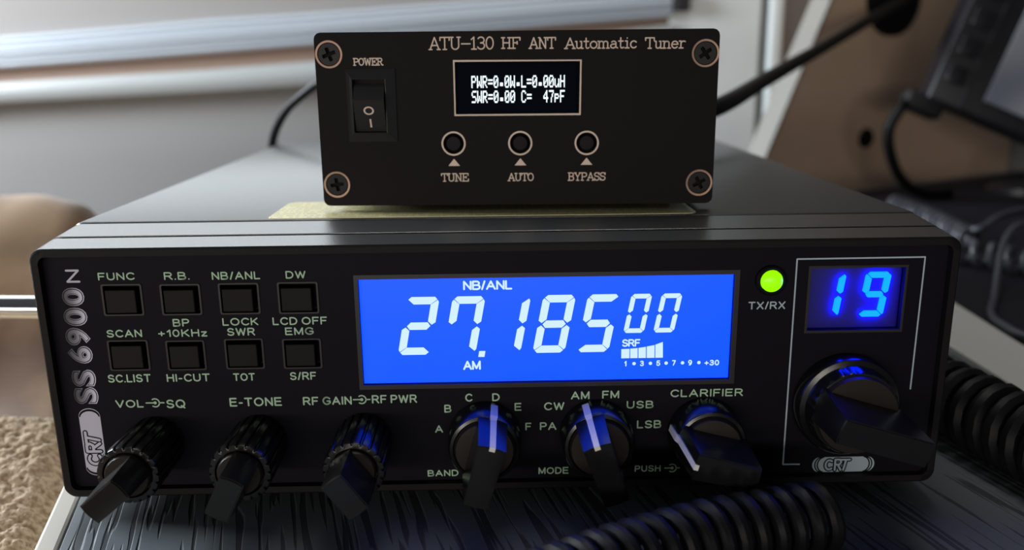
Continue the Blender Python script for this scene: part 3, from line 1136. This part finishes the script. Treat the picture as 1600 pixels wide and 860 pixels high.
cx, cz, ang = 0.1088, 0.0277, radians(163)
bm = bmesh.new()
lathe_y(bm, [(0.0163, FY), (0.0162, -0.0022), (0.0157, -0.0030), (0.0142, -0.0034), (0.0138, -0.0040), (0.0136, -0.0072), (0.0132, -0.0078), (0, -0.0082)], cx, cz, 144,
        lambda k, r, y: r - (0.0004 if (0.0132 < r < 0.0137 and (k % 6) < 2) else 0))
ck = R(bm_obj('channel_knob', bm, 'knob', radio, True))
bm = bmesh.new()
lathe_y(bm, [(0.0126, -0.0078), (0.0122, -0.0098), (0.0, -0.0104)], cx, cz, 56)
bm_obj('skirt_face', bm, 'knob_face', ck, True)
bm = bmesh.new()
prism_y(bm, bar_poly(cx, cz, ang, 0.0278, 0.0078, .05, 1.0), -0.0288, -0.0080, bar_poly(cx, cz, ang, 0.0262, 0.0105, .05, 1.0))
bmesh.ops.recalc_face_normals(bm, faces=bm.faces)
es = [e for e in bm.edges if all(v.co.y < -0.028 for v in e.verts)]
bmesh.ops.bevel(bm, geom=es, offset=0.0004, segments=2, affect='EDGES')
bm_obj('grip_bar', bm, 'knob', ck, True)

# yellow sticker on the case
st = [(mm(x), mm(y)) for x, y in rrect(-76.5, 66.0, 28.8, 62, 3.0, 4)]
bm = bmesh.new()
a = [bm.verts.new((x, y, ZT + 0.00002)) for x, y in st]
b = [bm.verts.new((x, y, ZT + 0.00018)) for x, y in st]
bm.faces.new(a[::-1]); bm.faces.new(b)
for i in range(len(st)):
    bm.faces.new((a[i], a[(i + 1) % len(st)], b[(i + 1) % len(st)], b[i]))
R(bm_obj('sticker', bm, 'sticker', radio))['label'] = 'yellow printed sticker'

# ================================================================== TUNER
TX, TY, TZ, TYAW = 0.00645, 0.03966, ZT + 0.0002, -0.03308
PB = 0.0863 - TZ            # panel bottom above the root
tuner = thing('antenna_tuner', 'small black antenna tuner box with white text display standing on the radio', 'tuner', (TX, TY, TZ), TYAW)
PW, PH = 0.0664, 0.05735


def P(x, z):
    return (mm(x), mm(z) + PB)


def Pp(pts):
    return [P(x, z) for x, z in pts]


def chamfer_rect(x0, x1, z0, z1, r):
    return rrect(x0, x1, z0, z1, r, 3)


T0 = 0.0     # panel front
bt = [(-21.35, 20.9), (1.1, 20.85), (23.45, 20.75)]
oh = [(-20.3, 30.6), (20.8, 30.6), (20.95, 47.5), (-20.35, 47.6)]
scr = [(-61.7, 50.4), (-61.55, 7.3), (61.95, 49.6), (61.7, 7.0)]
hl = [Pp(oh)] + [circle(*P(x, z), 0.00335, 40) for x, z in bt] + [Pp([(-55.6, 22.6), (-40.9, 22.6), (-40.9, 45.0), (-55.6, 45.0)])] + \
     [circle(*P(x, z), 0.0037, 36) for x, z in scr]
panel = plate('front_panel', [(x, z + PB) for x, z in chamfer_rect(-PW, PW, 0, PH, 0.0022)], hl, T0, T0 + 0.0020, 'anodised', tuner)
# extruded case behind the panel
bm = bmesh.new()
pts = [(x, z + PB) for x, z in rrect(-0.0640, 0.0640, 0.0022, 0.0556, 0.002, 4)]
prism_y(bm, pts, 0.0021, 0.130)
bm_obj('case', bm, 'anodised', tuner)
bm = bmesh.new()
prism_y(bm, [(x, z + PB) for x, z in chamfer_rect(-PW, PW, 0, PH, 0.0022)], 0.1302, 0.1322)
bm_obj('rear_panel', bm, 'anodised', tuner)
for fx in (-0.05, 0.05):
    for fy in (0.018, 0.115):
        bm = bmesh.new()
        r = bmesh.ops.create_cone(bm, cap_ends=True, segments=20, radius1=0.005, radius2=0.0055, depth=PB + 0.0022)
        bmesh.ops.translate(bm, vec=(fx, fy, (PB + 0.0022) / 2), verts=r['verts'])
        bm_obj('rubber_foot', bm, 'deep_black', tuner, True)
# screws
for i, (x, z) in enumerate(scr):
    sx, sz = P(x, z)
    bm = bmesh.new()
    lathe_y(bm, [(0.0044, T0 - 0.00004), (0.0037, T0 + 0.0006), (0.0037, T0 + 0.0014)], sx, sz, 48)
    ring = [(0.00445, -0.00006), (0.0040, -0.00010), (0.0038, 0.0007)]
    bm.free()
    bm = bmesh.new()
    lathe_y(bm, [(0.00450, T0 - 0.00002), (0.00446, T0 - 0.00014), (0.00385, T0 - 0.00008), (0.0036, T0 + 0.0008)], sx, sz, 48)
    s = bm_obj('screw', bm, 'copper', tuner, True)
    s['label'] = 'black cross-head screw in a bare copper-coloured countersink'
    a0 = (20, 8, 35, 28)[i]
    cr = []
    arm, hw = 0.0022, 0.00052
    for q in range(4):
        a = radians(a0 + 90 * q)
        u = Vector((cos(a), sin(a))); v = Vector((-u.y, u.x))
        for d, t in ((hw * 1.1, -hw), (arm, -hw), (arm, hw)):
            p = u * d + v * t
            cr.append((sx + p.x, sz + p.y))
    plate('tmp', circle(sx, sz, 0.00365, 40), [cr], T0 + 0.0001, T0 + 0.0014, 'screw', s, 0.0001).name = 'screw_head'
    bm = bmesh.new()
    lathe_y(bm, [(0.0036, T0 + 0.0016), (0, T0 + 0.0013)], sx, sz, 24)
    bm_obj('cross_recess', bm, 'deep_black', s)

# rocker switch
sw = []
bx0, bx1, bz0, bz1 = -56.42, -40.1, 21.8, 45.7
ix0, ix1, iz0, iz1 = -54.2, -43.4, 24.95, 42.3
bm = bmesh.new()


def ringv(x0, x1, z0, z1, y):
    return [bm.verts.new((mm(x), y, mm(z) + PB)) for x, z in ((x0, z0), (x1, z0), (x1, z1), (x0, z1))]


rr = [ringv(bx0, bx1, bz0, bz1, T0 - 0.00002), ringv(bx0, bx1, bz0, bz1, T0 - 0.0005), ringv(ix0 - .25, ix1 + .25, iz0 - .25, iz1 + .25, T0 - 0.0019),
      ringv(ix0, ix1, iz0, iz1, T0 - 0.0018), ringv(ix0, ix1, iz0, iz1, T0 + 0.004)]
for A, B in zip(rr, rr[1:]):
    for i in range(4):
        bm.faces.new((A[i], A[(i + 1) % 4], B[(i + 1) % 4], B[i]))
bm.faces.new(rr[-1])
switch = bm_obj('power_switch', bm, 'switch', tuner)
bm = bmesh.new()
prf = [(iz1 - 1.6, -0.0004), (iz1 - 2.4, -0.0012), (35.75, -0.0036), (33.8, -0.0030), (25.3, -0.0003), (25.1, 0.0020), (iz1 - 1.6, 0.0020)]
xa, xb = mm(ix0 + .35), mm(ix1 - .35)
A = [bm.verts.new((xa, y, mm(z) + PB)) for z, y in prf]
B = [bm.verts.new((xb, y, mm(z) + PB)) for z, y in prf]
n = len(prf)
bm.faces.new(A); bm.faces.new(B[::-1])
for i in range(n):
    bm.faces.new((A[i], A[(i + 1) % n], B[(i + 1) % n], B[i]))
bmesh.ops.recalc_face_normals(bm, faces=bm.faces)
rock = bm_obj('rocker', bm, 'switch', switch)


def on_rock(x, z):
    # lower facet of the rocker
    t = (33.8 - z) / (33.8 - 25.3)
    return (mm(x), -0.0030 + t * 0.0027 - 0.00005, mm(z) + PB)


vs, fs = [], []
c = (-49.0, 32.2)
for k in range(28):
    a = 2 * pi * k / 28
    for r in (1.15, 1.7):
        vs.append(on_rock(c[0] + r * 1.02 * cos(a), c[1] + r * .82 * sin(a)))
for k in range(28):
    j = (k + 1) % 28
    fs.append((2 * k, 2 * k + 1, 2 * j + 1, 2 * j))
b0 = len(vs)
for x, z in ((-48.95, 26.6), (-48.4, 26.6), (-48.5, 29.4), (-49.05, 29.4)):
    vs.append(on_rock(x, z))
fs.append((b0, b0 + 1, b0 + 2, b0 + 3))
raw_obj('power_marks', vs, fs, 'etch', switch)

# oled
ol = [(-20.8, 30.05), (21.35, 30.0), (21.5, 47.95), (-20.85, 48.2)]
oi = [(-20.3, 30.6), (20.8, 30.6), (20.95, 47.5), (-20.35, 47.6)]
plate('display_border', Pp(ol), [Pp(oi)], T0 - 0.00008, T0 - 0.00001, 'etch', tuner)
bm = bmesh.new()
x0, z0 = P(-20.9, 30.1); x1, z1 = P(21.5, 48.2)
box(bm, x0, x1, T0 + 0.0012, T0 + 0.0019, z0, z1)
oled = bm_obj('text_display', bm, 'oled', tuner)
bm = bmesh.new()
x0, z0 = P(-19.6, 31.0); x1, z1 = P(20.0, 46.9)
box(bm, x0, x1, T0 + 0.0009, T0 + 0.00118, z0, z1, 0.0001, 1)
bm_obj('glass_step', bm, 'oled', oled)
F5 = {
    'P': ['11110', '10001', '10001', '11110', '10000', '10000', '10000'], 'W': ['10001', '10001', '10001', '10101', '10101', '11011', '10001'],
    'R': ['11110', '10001', '10001', '11110', '10100', '10010', '10001'], '=': ['00000', '00000', '11111', '00000', '11111', '00000', '00000'],
    '0': ['01110', '10001', '10011', '10101', '11001', '10001', '01110'], '.': ['00000', '00000', '00000', '00000', '01110', '01110', '00000'],
    'L': ['10000', '10000', '10000', '10000', '10000', '10000', '11111'], 'u': ['00000', '00000', '10001', '10001', '10001', '10011', '01101'],
    'H': ['10001', '10001', '10001', '11111', '10001', '10001', '10001'], 'S': ['01111', '10000', '10000', '01110', '00001', '00001', '11110'],
    'C': ['01110', '10001', '10000', '10000', '10000', '10001', '01110'], '4': ['00010', '00110', '01010', '10010', '11111', '00010', '00010'],
    '7': ['11111', '00001', '00010', '00010', '00100', '00100', '00100'], 'p': ['00000', '00000', '11110', '10001', '11110', '10000', '10000'],
    'F': ['11111', '10000', '10000', '11110', '10000', '10000', '10000'], ' ': ['00000'] * 7}
for row, zt, zb in (('PWR=0.0W.L=0.00uH', 43.05, 39.1), ('SWR=0.00 C=  47pF', 38.2, 34.2)):
    x0, x1 = -14.95, 16.0
    pitch = (x1 - x0) / (16 + 5 / 6.0)
    px = pitch / 6.0
    pz = (zt - zb) / 7
    polys = []
    for i, ch in enumerate(row):
        for r_, line in enumerate(F5[ch]):
            for q, on_ in enumerate(line):
                if on_ == '1':
                    xa = x0 + i * pitch + q * px
                    za = zt - (r_ + 1) * pz
                    polys.append([P(xa - .05 * px, za), P(xa + 1.12 * px, za), P(xa + 1.12 * px, za + pz), P(xa - .05 * px, za + pz)])
    flat_polys('display_text', polys, T0 + 0.00083, 'oled_text', oled)

# push buttons with rings
for (x, z) in bt:
    bxx, bzz = P(x, z)
    ring = plate('round_button', circle(bxx, bzz, 0.00408, 48), [circle(bxx, bzz, 0.00350, 48)], T0 - 0.00008, T0 - 0.00001, 'etch', tuner)
    bm = bmesh.new()
    lathe_y(bm, [(0.00255, T0 + 0.0030), (0.00255, T0 + 0.0002), (0.0023, T0 - 0.0001), (0, T0 - 0.0002)], bxx, bzz, 36)
    bm_obj('button_cap', bm, 'round_cap', ring, True)
    bm = bmesh.new()
    lathe_y(bm, [(0.00345, T0 + 0.0021), (0.0, T0 + 0.0021)], bxx, bzz, 36)
    bm_obj('button_well', bm, 'deep_black', ring)
    flat_polys('arrow_mark', [[P(x - 1.98, 13.38), P(x + 2.0, 13.38), P(x + .12, 15.68), P(x - .1, 15.68)]], T0 - 0.00006, 'etch', panel)

# engraved lettering in a thin slab-serif line font (cap height 1)
sf = .11
GL = {
    'A': (.92, [[(.08, 0), (.46, 1), (.84, 0)], [(.22, .34), (.70, .34)], [(-.02, 0), (.24, 0)], [(.68, 0), (.94, 0)]]),
    'T': (.84, [[(.02, .76), (.02, 1), (.80, 1), (.80, .76)], [(.41, 1), (.41, 0)], [(.26, 0), (.56, 0)]]),
    'U': (.94, [[(.16, 1), (.16, .28)] + arc(.46, .28, .30, .28, 180, 360, 8) + [(.76, 1)], [(.02, 1), (.30, 1)], [(.62, 1), (.90, 1)]]),
    '-': (.86, [[(.06, .45), (.80, .45)]]),
    '1': (.52, [[(.04, .80), (.26, 1), (.26, 0)], [(.06, 0), (.46, 0)]]),
    '3': (.72, [arc(.34, .75, .27, .25, 150, -80, 10) + [(.30, .51)], arc(.34, .27, .30, .27, 85, -160, 12)]),
    '0': (.74, [arc(.36, .5, .30, .5, 0, 360, 20)]),
    'O': (.84, [arc(.40, .5, .36, .5, 0, 360, 20)]),
    'H': (.94, [[(.16, 0), (.16, 1)], [(.74, 0), (.74, 1)], [(.16, .52), (.74, .52)], [(.02, 0), (.30, 0)], [(.02, 1), (.30, 1)], [(.60, 0), (.88, 0)], [(.60, 1), (.88, 1)]]),
    'F': (.84, [[(.16, 0), (.16, 1)], [(.02, 1), (.78, 1), (.78, .76)], [(.16, .52), (.52, .52)], [(.52, .64), (.52, .40)], [(.02, 0), (.34, 0)]]),
    'E': (.86, [[(.16, 0), (.16, 1)], [(.02, 1), (.76, 1), (.76, .76)], [(.16, .52), (.50, .52)], [(.50, .64), (.50, .40)], [(.02, 0), (.78, 0), (.78, .26)]]),
    'N': (.94, [[(.16, 0), (.16, 1), (.74, 0), (.74, 1)], [(.02, 0), (.30, 0)], [(.02, 1), (.16, 1)], [(.60, 1), (.88, 1)]]),
    'P': (.84, [[(.16, 0), (.16, 1)], [(.02, 1), (.50, 1)] + arc(.50, .74, .26, .26, 90, -90, 8) + [(.16, .48)], [(.02, 0), (.34, 0)]]),
    'W': (1.16, [[(.12, 1), (.32, 0), (.56, .9), (.80, 0), (1.0, 1)], [(0, 1), (.26, 1)], [(.86, 1), (1.12, 1)]]),
    'R': (.92, [[(.16, 0), (.16, 1)], [(.02, 1), (.50, 1)] + arc(.50, .76, .24, .24, 90, -90, 8) + [(.16, .52)], [(.48, .52), (.74, 0), (.90, 0)], [(.02, 0), (.34, 0)]]),
    'B': (.86, [[(.16, 0), (.16, 1)], [(.02, 1), (.48, 1)] + arc(.48, .76, .24, .24, 90, -90, 8) + [(.16, .52)], [(.48, .52)] + arc(.50, .26, .27, .26, 90, -90, 8) + [(.02, 0)]]),
    'Y': (.90, [[(.10, 1), (.44, .46), (.78, 1)], [(.44, .46), (.44, 0)], [(-.02, 1), (.24, 1)], [(.64, 1), (.90, 1)], [(.28, 0), (.60, 0)]]),
    'S': (.80, [[(.70, .74), (.70, .98)], arc(.38, .76, .30, .24, 20, 255, 10) + arc(.40, .26, .31, .26, 80, -165, 12), [(.08, .28), (.08, .02)]]),
    'u': (.74, [[(.02, .66), (.14, .66), (.14, .22)] + arc(.32, .20, .18, .20, 180, 290, 6) + [(.56, .16)], [(.44, .66), (.56, .66), (.56, 0), (.70, 0)]]),
    't': (.56, [[(.22, .96), (.22, .16)] + arc(.36, .15, .14, .15, 180, 330, 5), [(.04, .66), (.44, .66)]]),
    'o': (.70, [arc(.33, .33, .29, .33, 0, 360, 16)]),
    'm': (1.06, [[(.0, .66), (.12, .66), (.12, 0)], [(.12, .48)] + arc(.32, .48, .18, .18, 160, 0, 7) + [(.50, 0)], [(.50, .48)] + arc(.70, .48, .18, .18, 160, 0, 7) + [(.88, 0)], [(.0, 0), (.24, 0)], [(.40, 0), (.60, 0)], [(.78, 0), (1.02, 0)]]),
    'a': (.74, [arc(.34, .48, .20, .18, 150, 0, 7) + [(.54, .10), (.70, 0)], [(.54, .38)] + arc(.30, .19, .22, .19, 90, 290, 9) + [(.54, .14)]]),
    'i': (.48, [[(.08, .66), (.24, .66), (.24, 0)], [(.06, 0), (.42, 0)], [(.23, .93), (.24, .95)]]),
    'c': (.68, [arc(.34, .33, .28, .33, 40, 320, 14)]),
    'n': (.78, [[(.0, .66), (.14, .66), (.14, 0)], [(.14, .46)] + arc(.37, .46, .21, .20, 160, 0, 7) + [(.58, 0)], [(.0, 0), (.28, 0)], [(.46, 0), (.72, 0)]]),
    'e': (.70, [[(.06, .36), (.60, .36)] + arc(.33, .33, .28, .33, 5, 320, 14)]),
    'r': (.64, [[(.02, .66), (.18, .66), (.18, 0)], [(.18, .40)] + arc(.42, .40, .24, .26, 170, 50, 6), [(.02, 0), (.38, 0)]]),
}
for t, a, b, c, d in (('POWER', -53.69, -43.93, 46.85, 49.0), ('ATU-130', -28.6, -7.5, 51.6, 55.4), ('HF', -4.75, 1.25, 51.75, 55.1), ('ANT', 4.2, 12.85, 51.65, 55.0),
                      ('Automatic', 15.85, 39.2, 51.5, 54.8), ('Tuner', 42.25, 55.2, 51.3, 54.6), ('TUNE', -25.75, -16.65, 8.2, 10.75), ('AUTO', -3.15, 5.45, 8.2, 10.65),
                      ('BYPASS', 17.3, 29.8, 8.15, 10.7)):
    pls = []
    x = 0
    for ch in t:
        wd, pl = GL[ch]
        pls += [[(x + u, v) for u, v in q] for q in pl]
        x += wd
    xs = [u for q in pls for u, v in q]
    u0, u1 = min(xs), max(xs)
    h = d - c
    conv = [[P(a + (u - u0) / (u1 - u0) * (b - a), c + v * h) for u, v in q] for q in pls]
    flat_polys('engraved_word', strokes(conv, 0.00042 if h > 3 else 0.00036), T0 - 0.00006, 'etch', panel)

# ================================================================== CABLES
def cable(name, label, pts, r, m='cord', n=10, cat='cable', group=None):
    bm = bmesh.new()
    tube_mesh(bm, smooth_path(pts, n), r, 14)
    o = bm_obj(name, bm, m, None, True)
    tag(o, label, cat, group)
    return o


cable('coaxial_cable', 'thick black cable rising from behind the tuner to the brown side panel',
      [(0.055, 0.176, 0.100), (0.085, 0.19, 0.1025), (0.1209, 0.22, 0.1085), (0.1816, 0.33, 0.1205), (0.2679, 0.46, 0.1429), (0.355, 0.575, 0.1695), (0.398, 0.630, 0.183), (0.418, 0.653, 0.190)], 0.0050)
cable('power_lead', 'thin black lead curving down behind the tuner on its left side',
      [(-0.03, 0.176, 0.118), (-0.055, 0.20, 0.127), (-0.092, 0.245, 0.126), (-0.118, 0.27, 0.113), (-0.133, 0.285, 0.100), (-0.1435, 0.30, 0.082), (-0.150, 0.315, 0.050), (-0.152, 0.335, 0.010),
       (-0.150, 0.36, DZ + 0.0028)], 0.0026)

# microphone cord lying in coils in front of the radio and at its right
def coil_cord(name, label, centre, R_, pitch, r, lead0=None, lead1=None, per=16, m='cord'):
    root = thing(name, label, 'cord', centre[0])
    bm = bmesh.new()
    h = helix(centre, R_, pitch, per)
    tube_mesh(bm, h, r, 9)
    rel(bm_obj('coil', bm, m, root, True), root)
    for ld in (lead0, lead1):
        if ld:
            bm = bmesh.new()
            tube_mesh(bm, smooth_path(ld, 10), r, 12)
            rel(bm_obj('straight_lead', bm, m, root, True), root)
    return root


zr = DZ + 0.0108
coil_cord('coiled_cord', 'dark coiled cord lying on the desk in front of the radio knobs',
          [(0.0, -0.066, zr), (0.020, -0.0545, zr), (0.0372, -0.0460, zr), (0.057, -0.0375, zr), (0.0778, -0.0315, zr), (0.0935, -0.0275, zr)], 0.0084, 0.0058, 0.0023,
          lead1=[(0.066, -0.041, DZ + 0.0024), (0.079, -0.0455, DZ + 0.0024), (0.087, -0.056, DZ + 0.0024), (0.098, -0.075, DZ + 0.0024), (0.12, -0.12, DZ + 0.0024)])
zr = DZ + 0.0148
coil_cord('coiled_cord', 'thick black coiled cord beside the right side of the radio, below the pale strip',
          [(0.1610, 0.080, zr), (0.1680, 0.054, zr), (0.1730, 0.032, zr), (0.1775, 0.012, zr), (0.1825, -0.012, zr), (0.188, -0.035, zr)], 0.0112, 0.0080, 0.0035)
zr = DZ + 0.0106
coil_cord('coiled_cord', 'far coiled cord running along the back right corner of the radio',
          [(0.358, 0.500, zr), (0.3570, 0.4813, zr), (0.3570, 0.4498, zr), (0.3535, 0.4126, zr), (0.3480, 0.3767, zr), (0.3434, 0.3511, zr)], 0.0064, 0.0105, 0.0026,
          lead1=[(0.3434, 0.3511, zr + 0.006), (0.352, 0.350, zr + 0.0085), (0.385, 0.385, zr + 0.010), (0.43, 0.420, zr + 0.008), (0.50, 0.47, DZ + 0.0036)], m='cord_grey')
coil_cord('coiled_cord', 'coiled cord on the black desk at the right edge, crossed by a thin wire loop',
          [(0.300, 0.330, zr), (0.325, 0.300, zr), (0.345, 0.270, zr), (0.372, 0.232, zr), (0.40, 0.19, zr)], 0.0070, 0.0110, 0.0026, m='cord_grey')
cable('wire_loop', 'thin grey wire looping over the far coiled cord onto the desk',
      [(0.44, 0.405, 0.012), (0.388, 0.352, 0.016), (0.345, 0.303, 0.022), (0.316, 0.266, 0.016), (0.292, 0.228, DZ + 0.0030), (0.268, 0.190, DZ + 0.0034), (0.2605, 0.166, DZ + 0.0046), (0.2630, 0.147, DZ + 0.0040),
       (0.285, 0.128, DZ + 0.0030), (0.33, 0.11, DZ + 0.0030)], 0.0021, 'cord_grey')

# ================================================================== TILTED DISPLAY UNIT
du = thing('display_unit', 'black tilted display unit with side buttons and a glossy screen with reflections painted in grey', 'monitor', (0.44, 0.56, DZ))
ux = Vector((0.926, -0.06, -0.378)).normalized()
uz = Vector((0.367, 0.10, 0.930)).normalized()
uz = (uz - ux * uz.dot(ux)).normalized()
uy = uz.cross(ux)
org = Vector((0.4020, 0.550, 0.098))
mtx = Matrix(((ux.x, uy.x, uz.x, org.x), (ux.y, uy.y, uz.y, org.y), (ux.z, uy.z, uz.z, org.z), (0, 0, 0, 1)))


def dpart(name, bm, m, parent=du, smooth=False):
    o = bm_obj(name, bm, m, parent, smooth)
    o.matrix_parent_inverse = Matrix.Translation(-Vector(du.location)) if parent is du else Matrix()
    if parent is du:
        o.matrix_basis = mtx
    return o


bm = bmesh.new()
box(bm, 0.0, 0.235, 0.0, 0.030, -0.002, 0.165, 0.004, 3)
body = dpart('housing', bm, 'plastic_dark', smooth=True)
bm = bmesh.new()
box(bm, 0.048, 0.232, -0.0025, 0.001, 0.012, 0.014, 0.0006)
box(bm, 0.048, 0.232, -0.0025, 0.001, 0.148, 0.150, 0.0006)
box(bm, 0.030, 0.0325, -0.003, 0.001, 0.0, 0.160, 0.0008)
dpart('bezel_ridge', bm, 'plastic_dark')
bm = bmesh.new()
box(bm, 0.050, 0.230, -0.0012, 0.001, 0.0145, 0.128, 0.0004)
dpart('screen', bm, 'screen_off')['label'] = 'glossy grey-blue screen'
for k in range(5):
    bm = bmesh.new()
    z = 0.018 + 0.027 * k
    box(bm, 0.007, 0.025, -0.0032, 0.001, z, z + 0.017, 0.0018, 3)
    dpart('side_button', bm, 'plastic_dark', smooth=True)
bm = bmesh.new()
box(bm, -0.016, 0.022, 0.004, 0.024, -0.016, 0.002, 0.004, 3)
dpart('plug', bm, 'cord_matte', smooth=True)
# stand bracket behind, foot on the desk
bm = bmesh.new()
tube_mesh(bm, [(0.53, 0.600, 0.10), (0.56, 0.625, 0.05), (0.565, 0.63, DZ + 0.004)], 0.008, 12)
rel(bm_obj('stand_arm', bm, 'plastic_dark', du, True), du)
bm = bmesh.new()
r = bmesh.ops.create_cone(bm, cap_ends=True, segments=32, radius1=0.045, radius2=0.040, depth=0.006)
bmesh.ops.translate(bm, vec=(0.565, 0.63, DZ + 0.003), verts=r['verts'])
rel(bm_obj('stand_foot', bm, 'plastic_dark', du, True), du)
cable('display_cable', 'thin black cable bending down from the plug of the display unit',
      [(0.3815, 0.553, 0.0915), (0.3785, 0.551, 0.0895), (0.3755, 0.550, 0.084), (0.369, 0.552, 0.068), (0.373, 0.556, 0.048), (0.388, 0.566, 0.024), (0.408, 0.576, 0.007), (0.430, 0.583, DZ + 0.0058), (0.455, 0.590, DZ + 0.0058)],
      0.0050, 'cord')

# ================================================================== BLANKET, SEAT, TUBE
bm = bmesh.new()
box(bm, -0.85, -0.235, -0.35, 0.62, FZ, -0.10, 0.015, 3)
tag(bm_obj('bench_seat', bm, 'fleece_tan', None, True), 'padded bench seat under the beige fleece blanket', 'bench')


def sm(a, b, x):
    t = max(0.0, min(1.0, (x - a) / (b - a)))
    return t * t * (3 - 2 * t)


def edge_x(y):
    """left edge line of the desk in world x at depth y (plus clearance)"""
    return -0.1415 - 0.2679 * y


def blanket_h(x, y):
    z = -0.050
    # rising fold at the back
    ridge = 0.100 * math.exp(-((y - 0.29 - 0.08 * (x + .3)) / 0.085) ** 2)
    z += ridge * (0.80 + 0.30 * sm(-0.20, -0.42, x))
    z += 0.024 * noise.noise(Vector((x * 11, y * 8, 0.3))) + 0.007 * noise.noise(Vector((x * 26, y * 20, 2.0)))
    return z


def grid_blanket(name, x0f, x1f, y0, y1, nx, ny, hf, m, parent):
    bm = bmesh.new()
    top = []
    for j in range(ny + 1):
        y = y0 + (y1 - y0) * j / ny
        row = []
        for i in range(nx + 1):
            x = x0f(y) + (x1f(y) - x0f(y)) * i / nx
            row.append(bm.verts.new((x, y, hf(x, y, i / nx, j / ny))))
        top.append(row)
    for j in range(ny):
        for i in range(nx):
            bm.faces.new((top[j][i], top[j][i + 1], top[j + 1][i + 1], top[j + 1][i]))
    # skirt down to the underside
    loop = [top[0][i] for i in range(nx + 1)] + [top[j][nx] for j in range(1, ny + 1)] + [top[ny][i] for i in range(nx - 1, -1, -1)] + [top[j][0] for j in range(ny - 1, 0, -1)]
    low = [bm.verts.new((v.co.x, v.co.y, -0.0995)) for v in loop]
    n = len(loop)
    for i in range(n):
        bm.faces.new((loop[i], low[i], low[(i + 1) % n], loop[(i + 1) % n]))
    bm.faces.new(low)
    return bm_obj(name, bm, m, parent, True)


bl = thing('fleece_blanket', 'beige fleece blanket heaped on the seat left of the desk', 'blanket', (-0.35, 0.1, -0.0995))


def h1(x, y, u, v):
    e = min(u, 1 - u, v, 1 - v)
    return blanket_h(x, y) - 0.03 * (1 - sm(0, 0.06, e))


rel(grid_blanket('blanket_fold', lambda y: -0.78, lambda y: edge_x(y) - 0.012, -0.10, 0.46, 110, 110, h1, 'fleece_tan', bl), bl)


def h2(x, y, u, v):
    z = -0.006 - 0.36 * max(0.0, 0.078 - y) - 0.045 * (1 - sm(0.0, 0.20, 1 - v))
    z = max(z, -0.092)
    z -= 0.012 * (1 - sm(0, .10, 1 - u))
    z += 0.010 * noise.noise(Vector((x * 14, y * 14, 5.0)))
    wx = x + 0.0016 * noise.noise(Vector((x * 160, y * 160, 3.0)))
    wy = y + 0.0016 * noise.noise(Vector((x * 160, y * 160, 7.0)))
    for sc_, am in ((250, 0.0026), (480, 0.0013)):
        d = noise.voronoi(Vector((wx * sc_, wy * sc_, sc_ * .01)))[0][0]
        z += am * math.sqrt(max(0.0, 1 - min(1.0, d * d * 1.15)))
    return z


def y_fold(x):
    return 0.0


rel(grid_blanket('sherpa_fold', lambda y: -0.33, lambda y: edge_x(y) - 0.0060, -0.13, 0.125, 300, 380, h2, 'sherpa', bl), bl)

bm = bmesh.new()
tube_mesh(bm, smooth_path([(-0.1406, 0.0916, 0.0366), (-0.20, 0.096, 0.0360), (-0.30, 0.112, 0.034), (-0.45, 0.14, 0.031), (-0.62, 0.17, 0.028)], 8), 0.0051, 28)
tag(bm_obj('chrome_tube', bm, 'chrome', None, True), 'shiny chrome tube against the left side of the radio', 'tube')
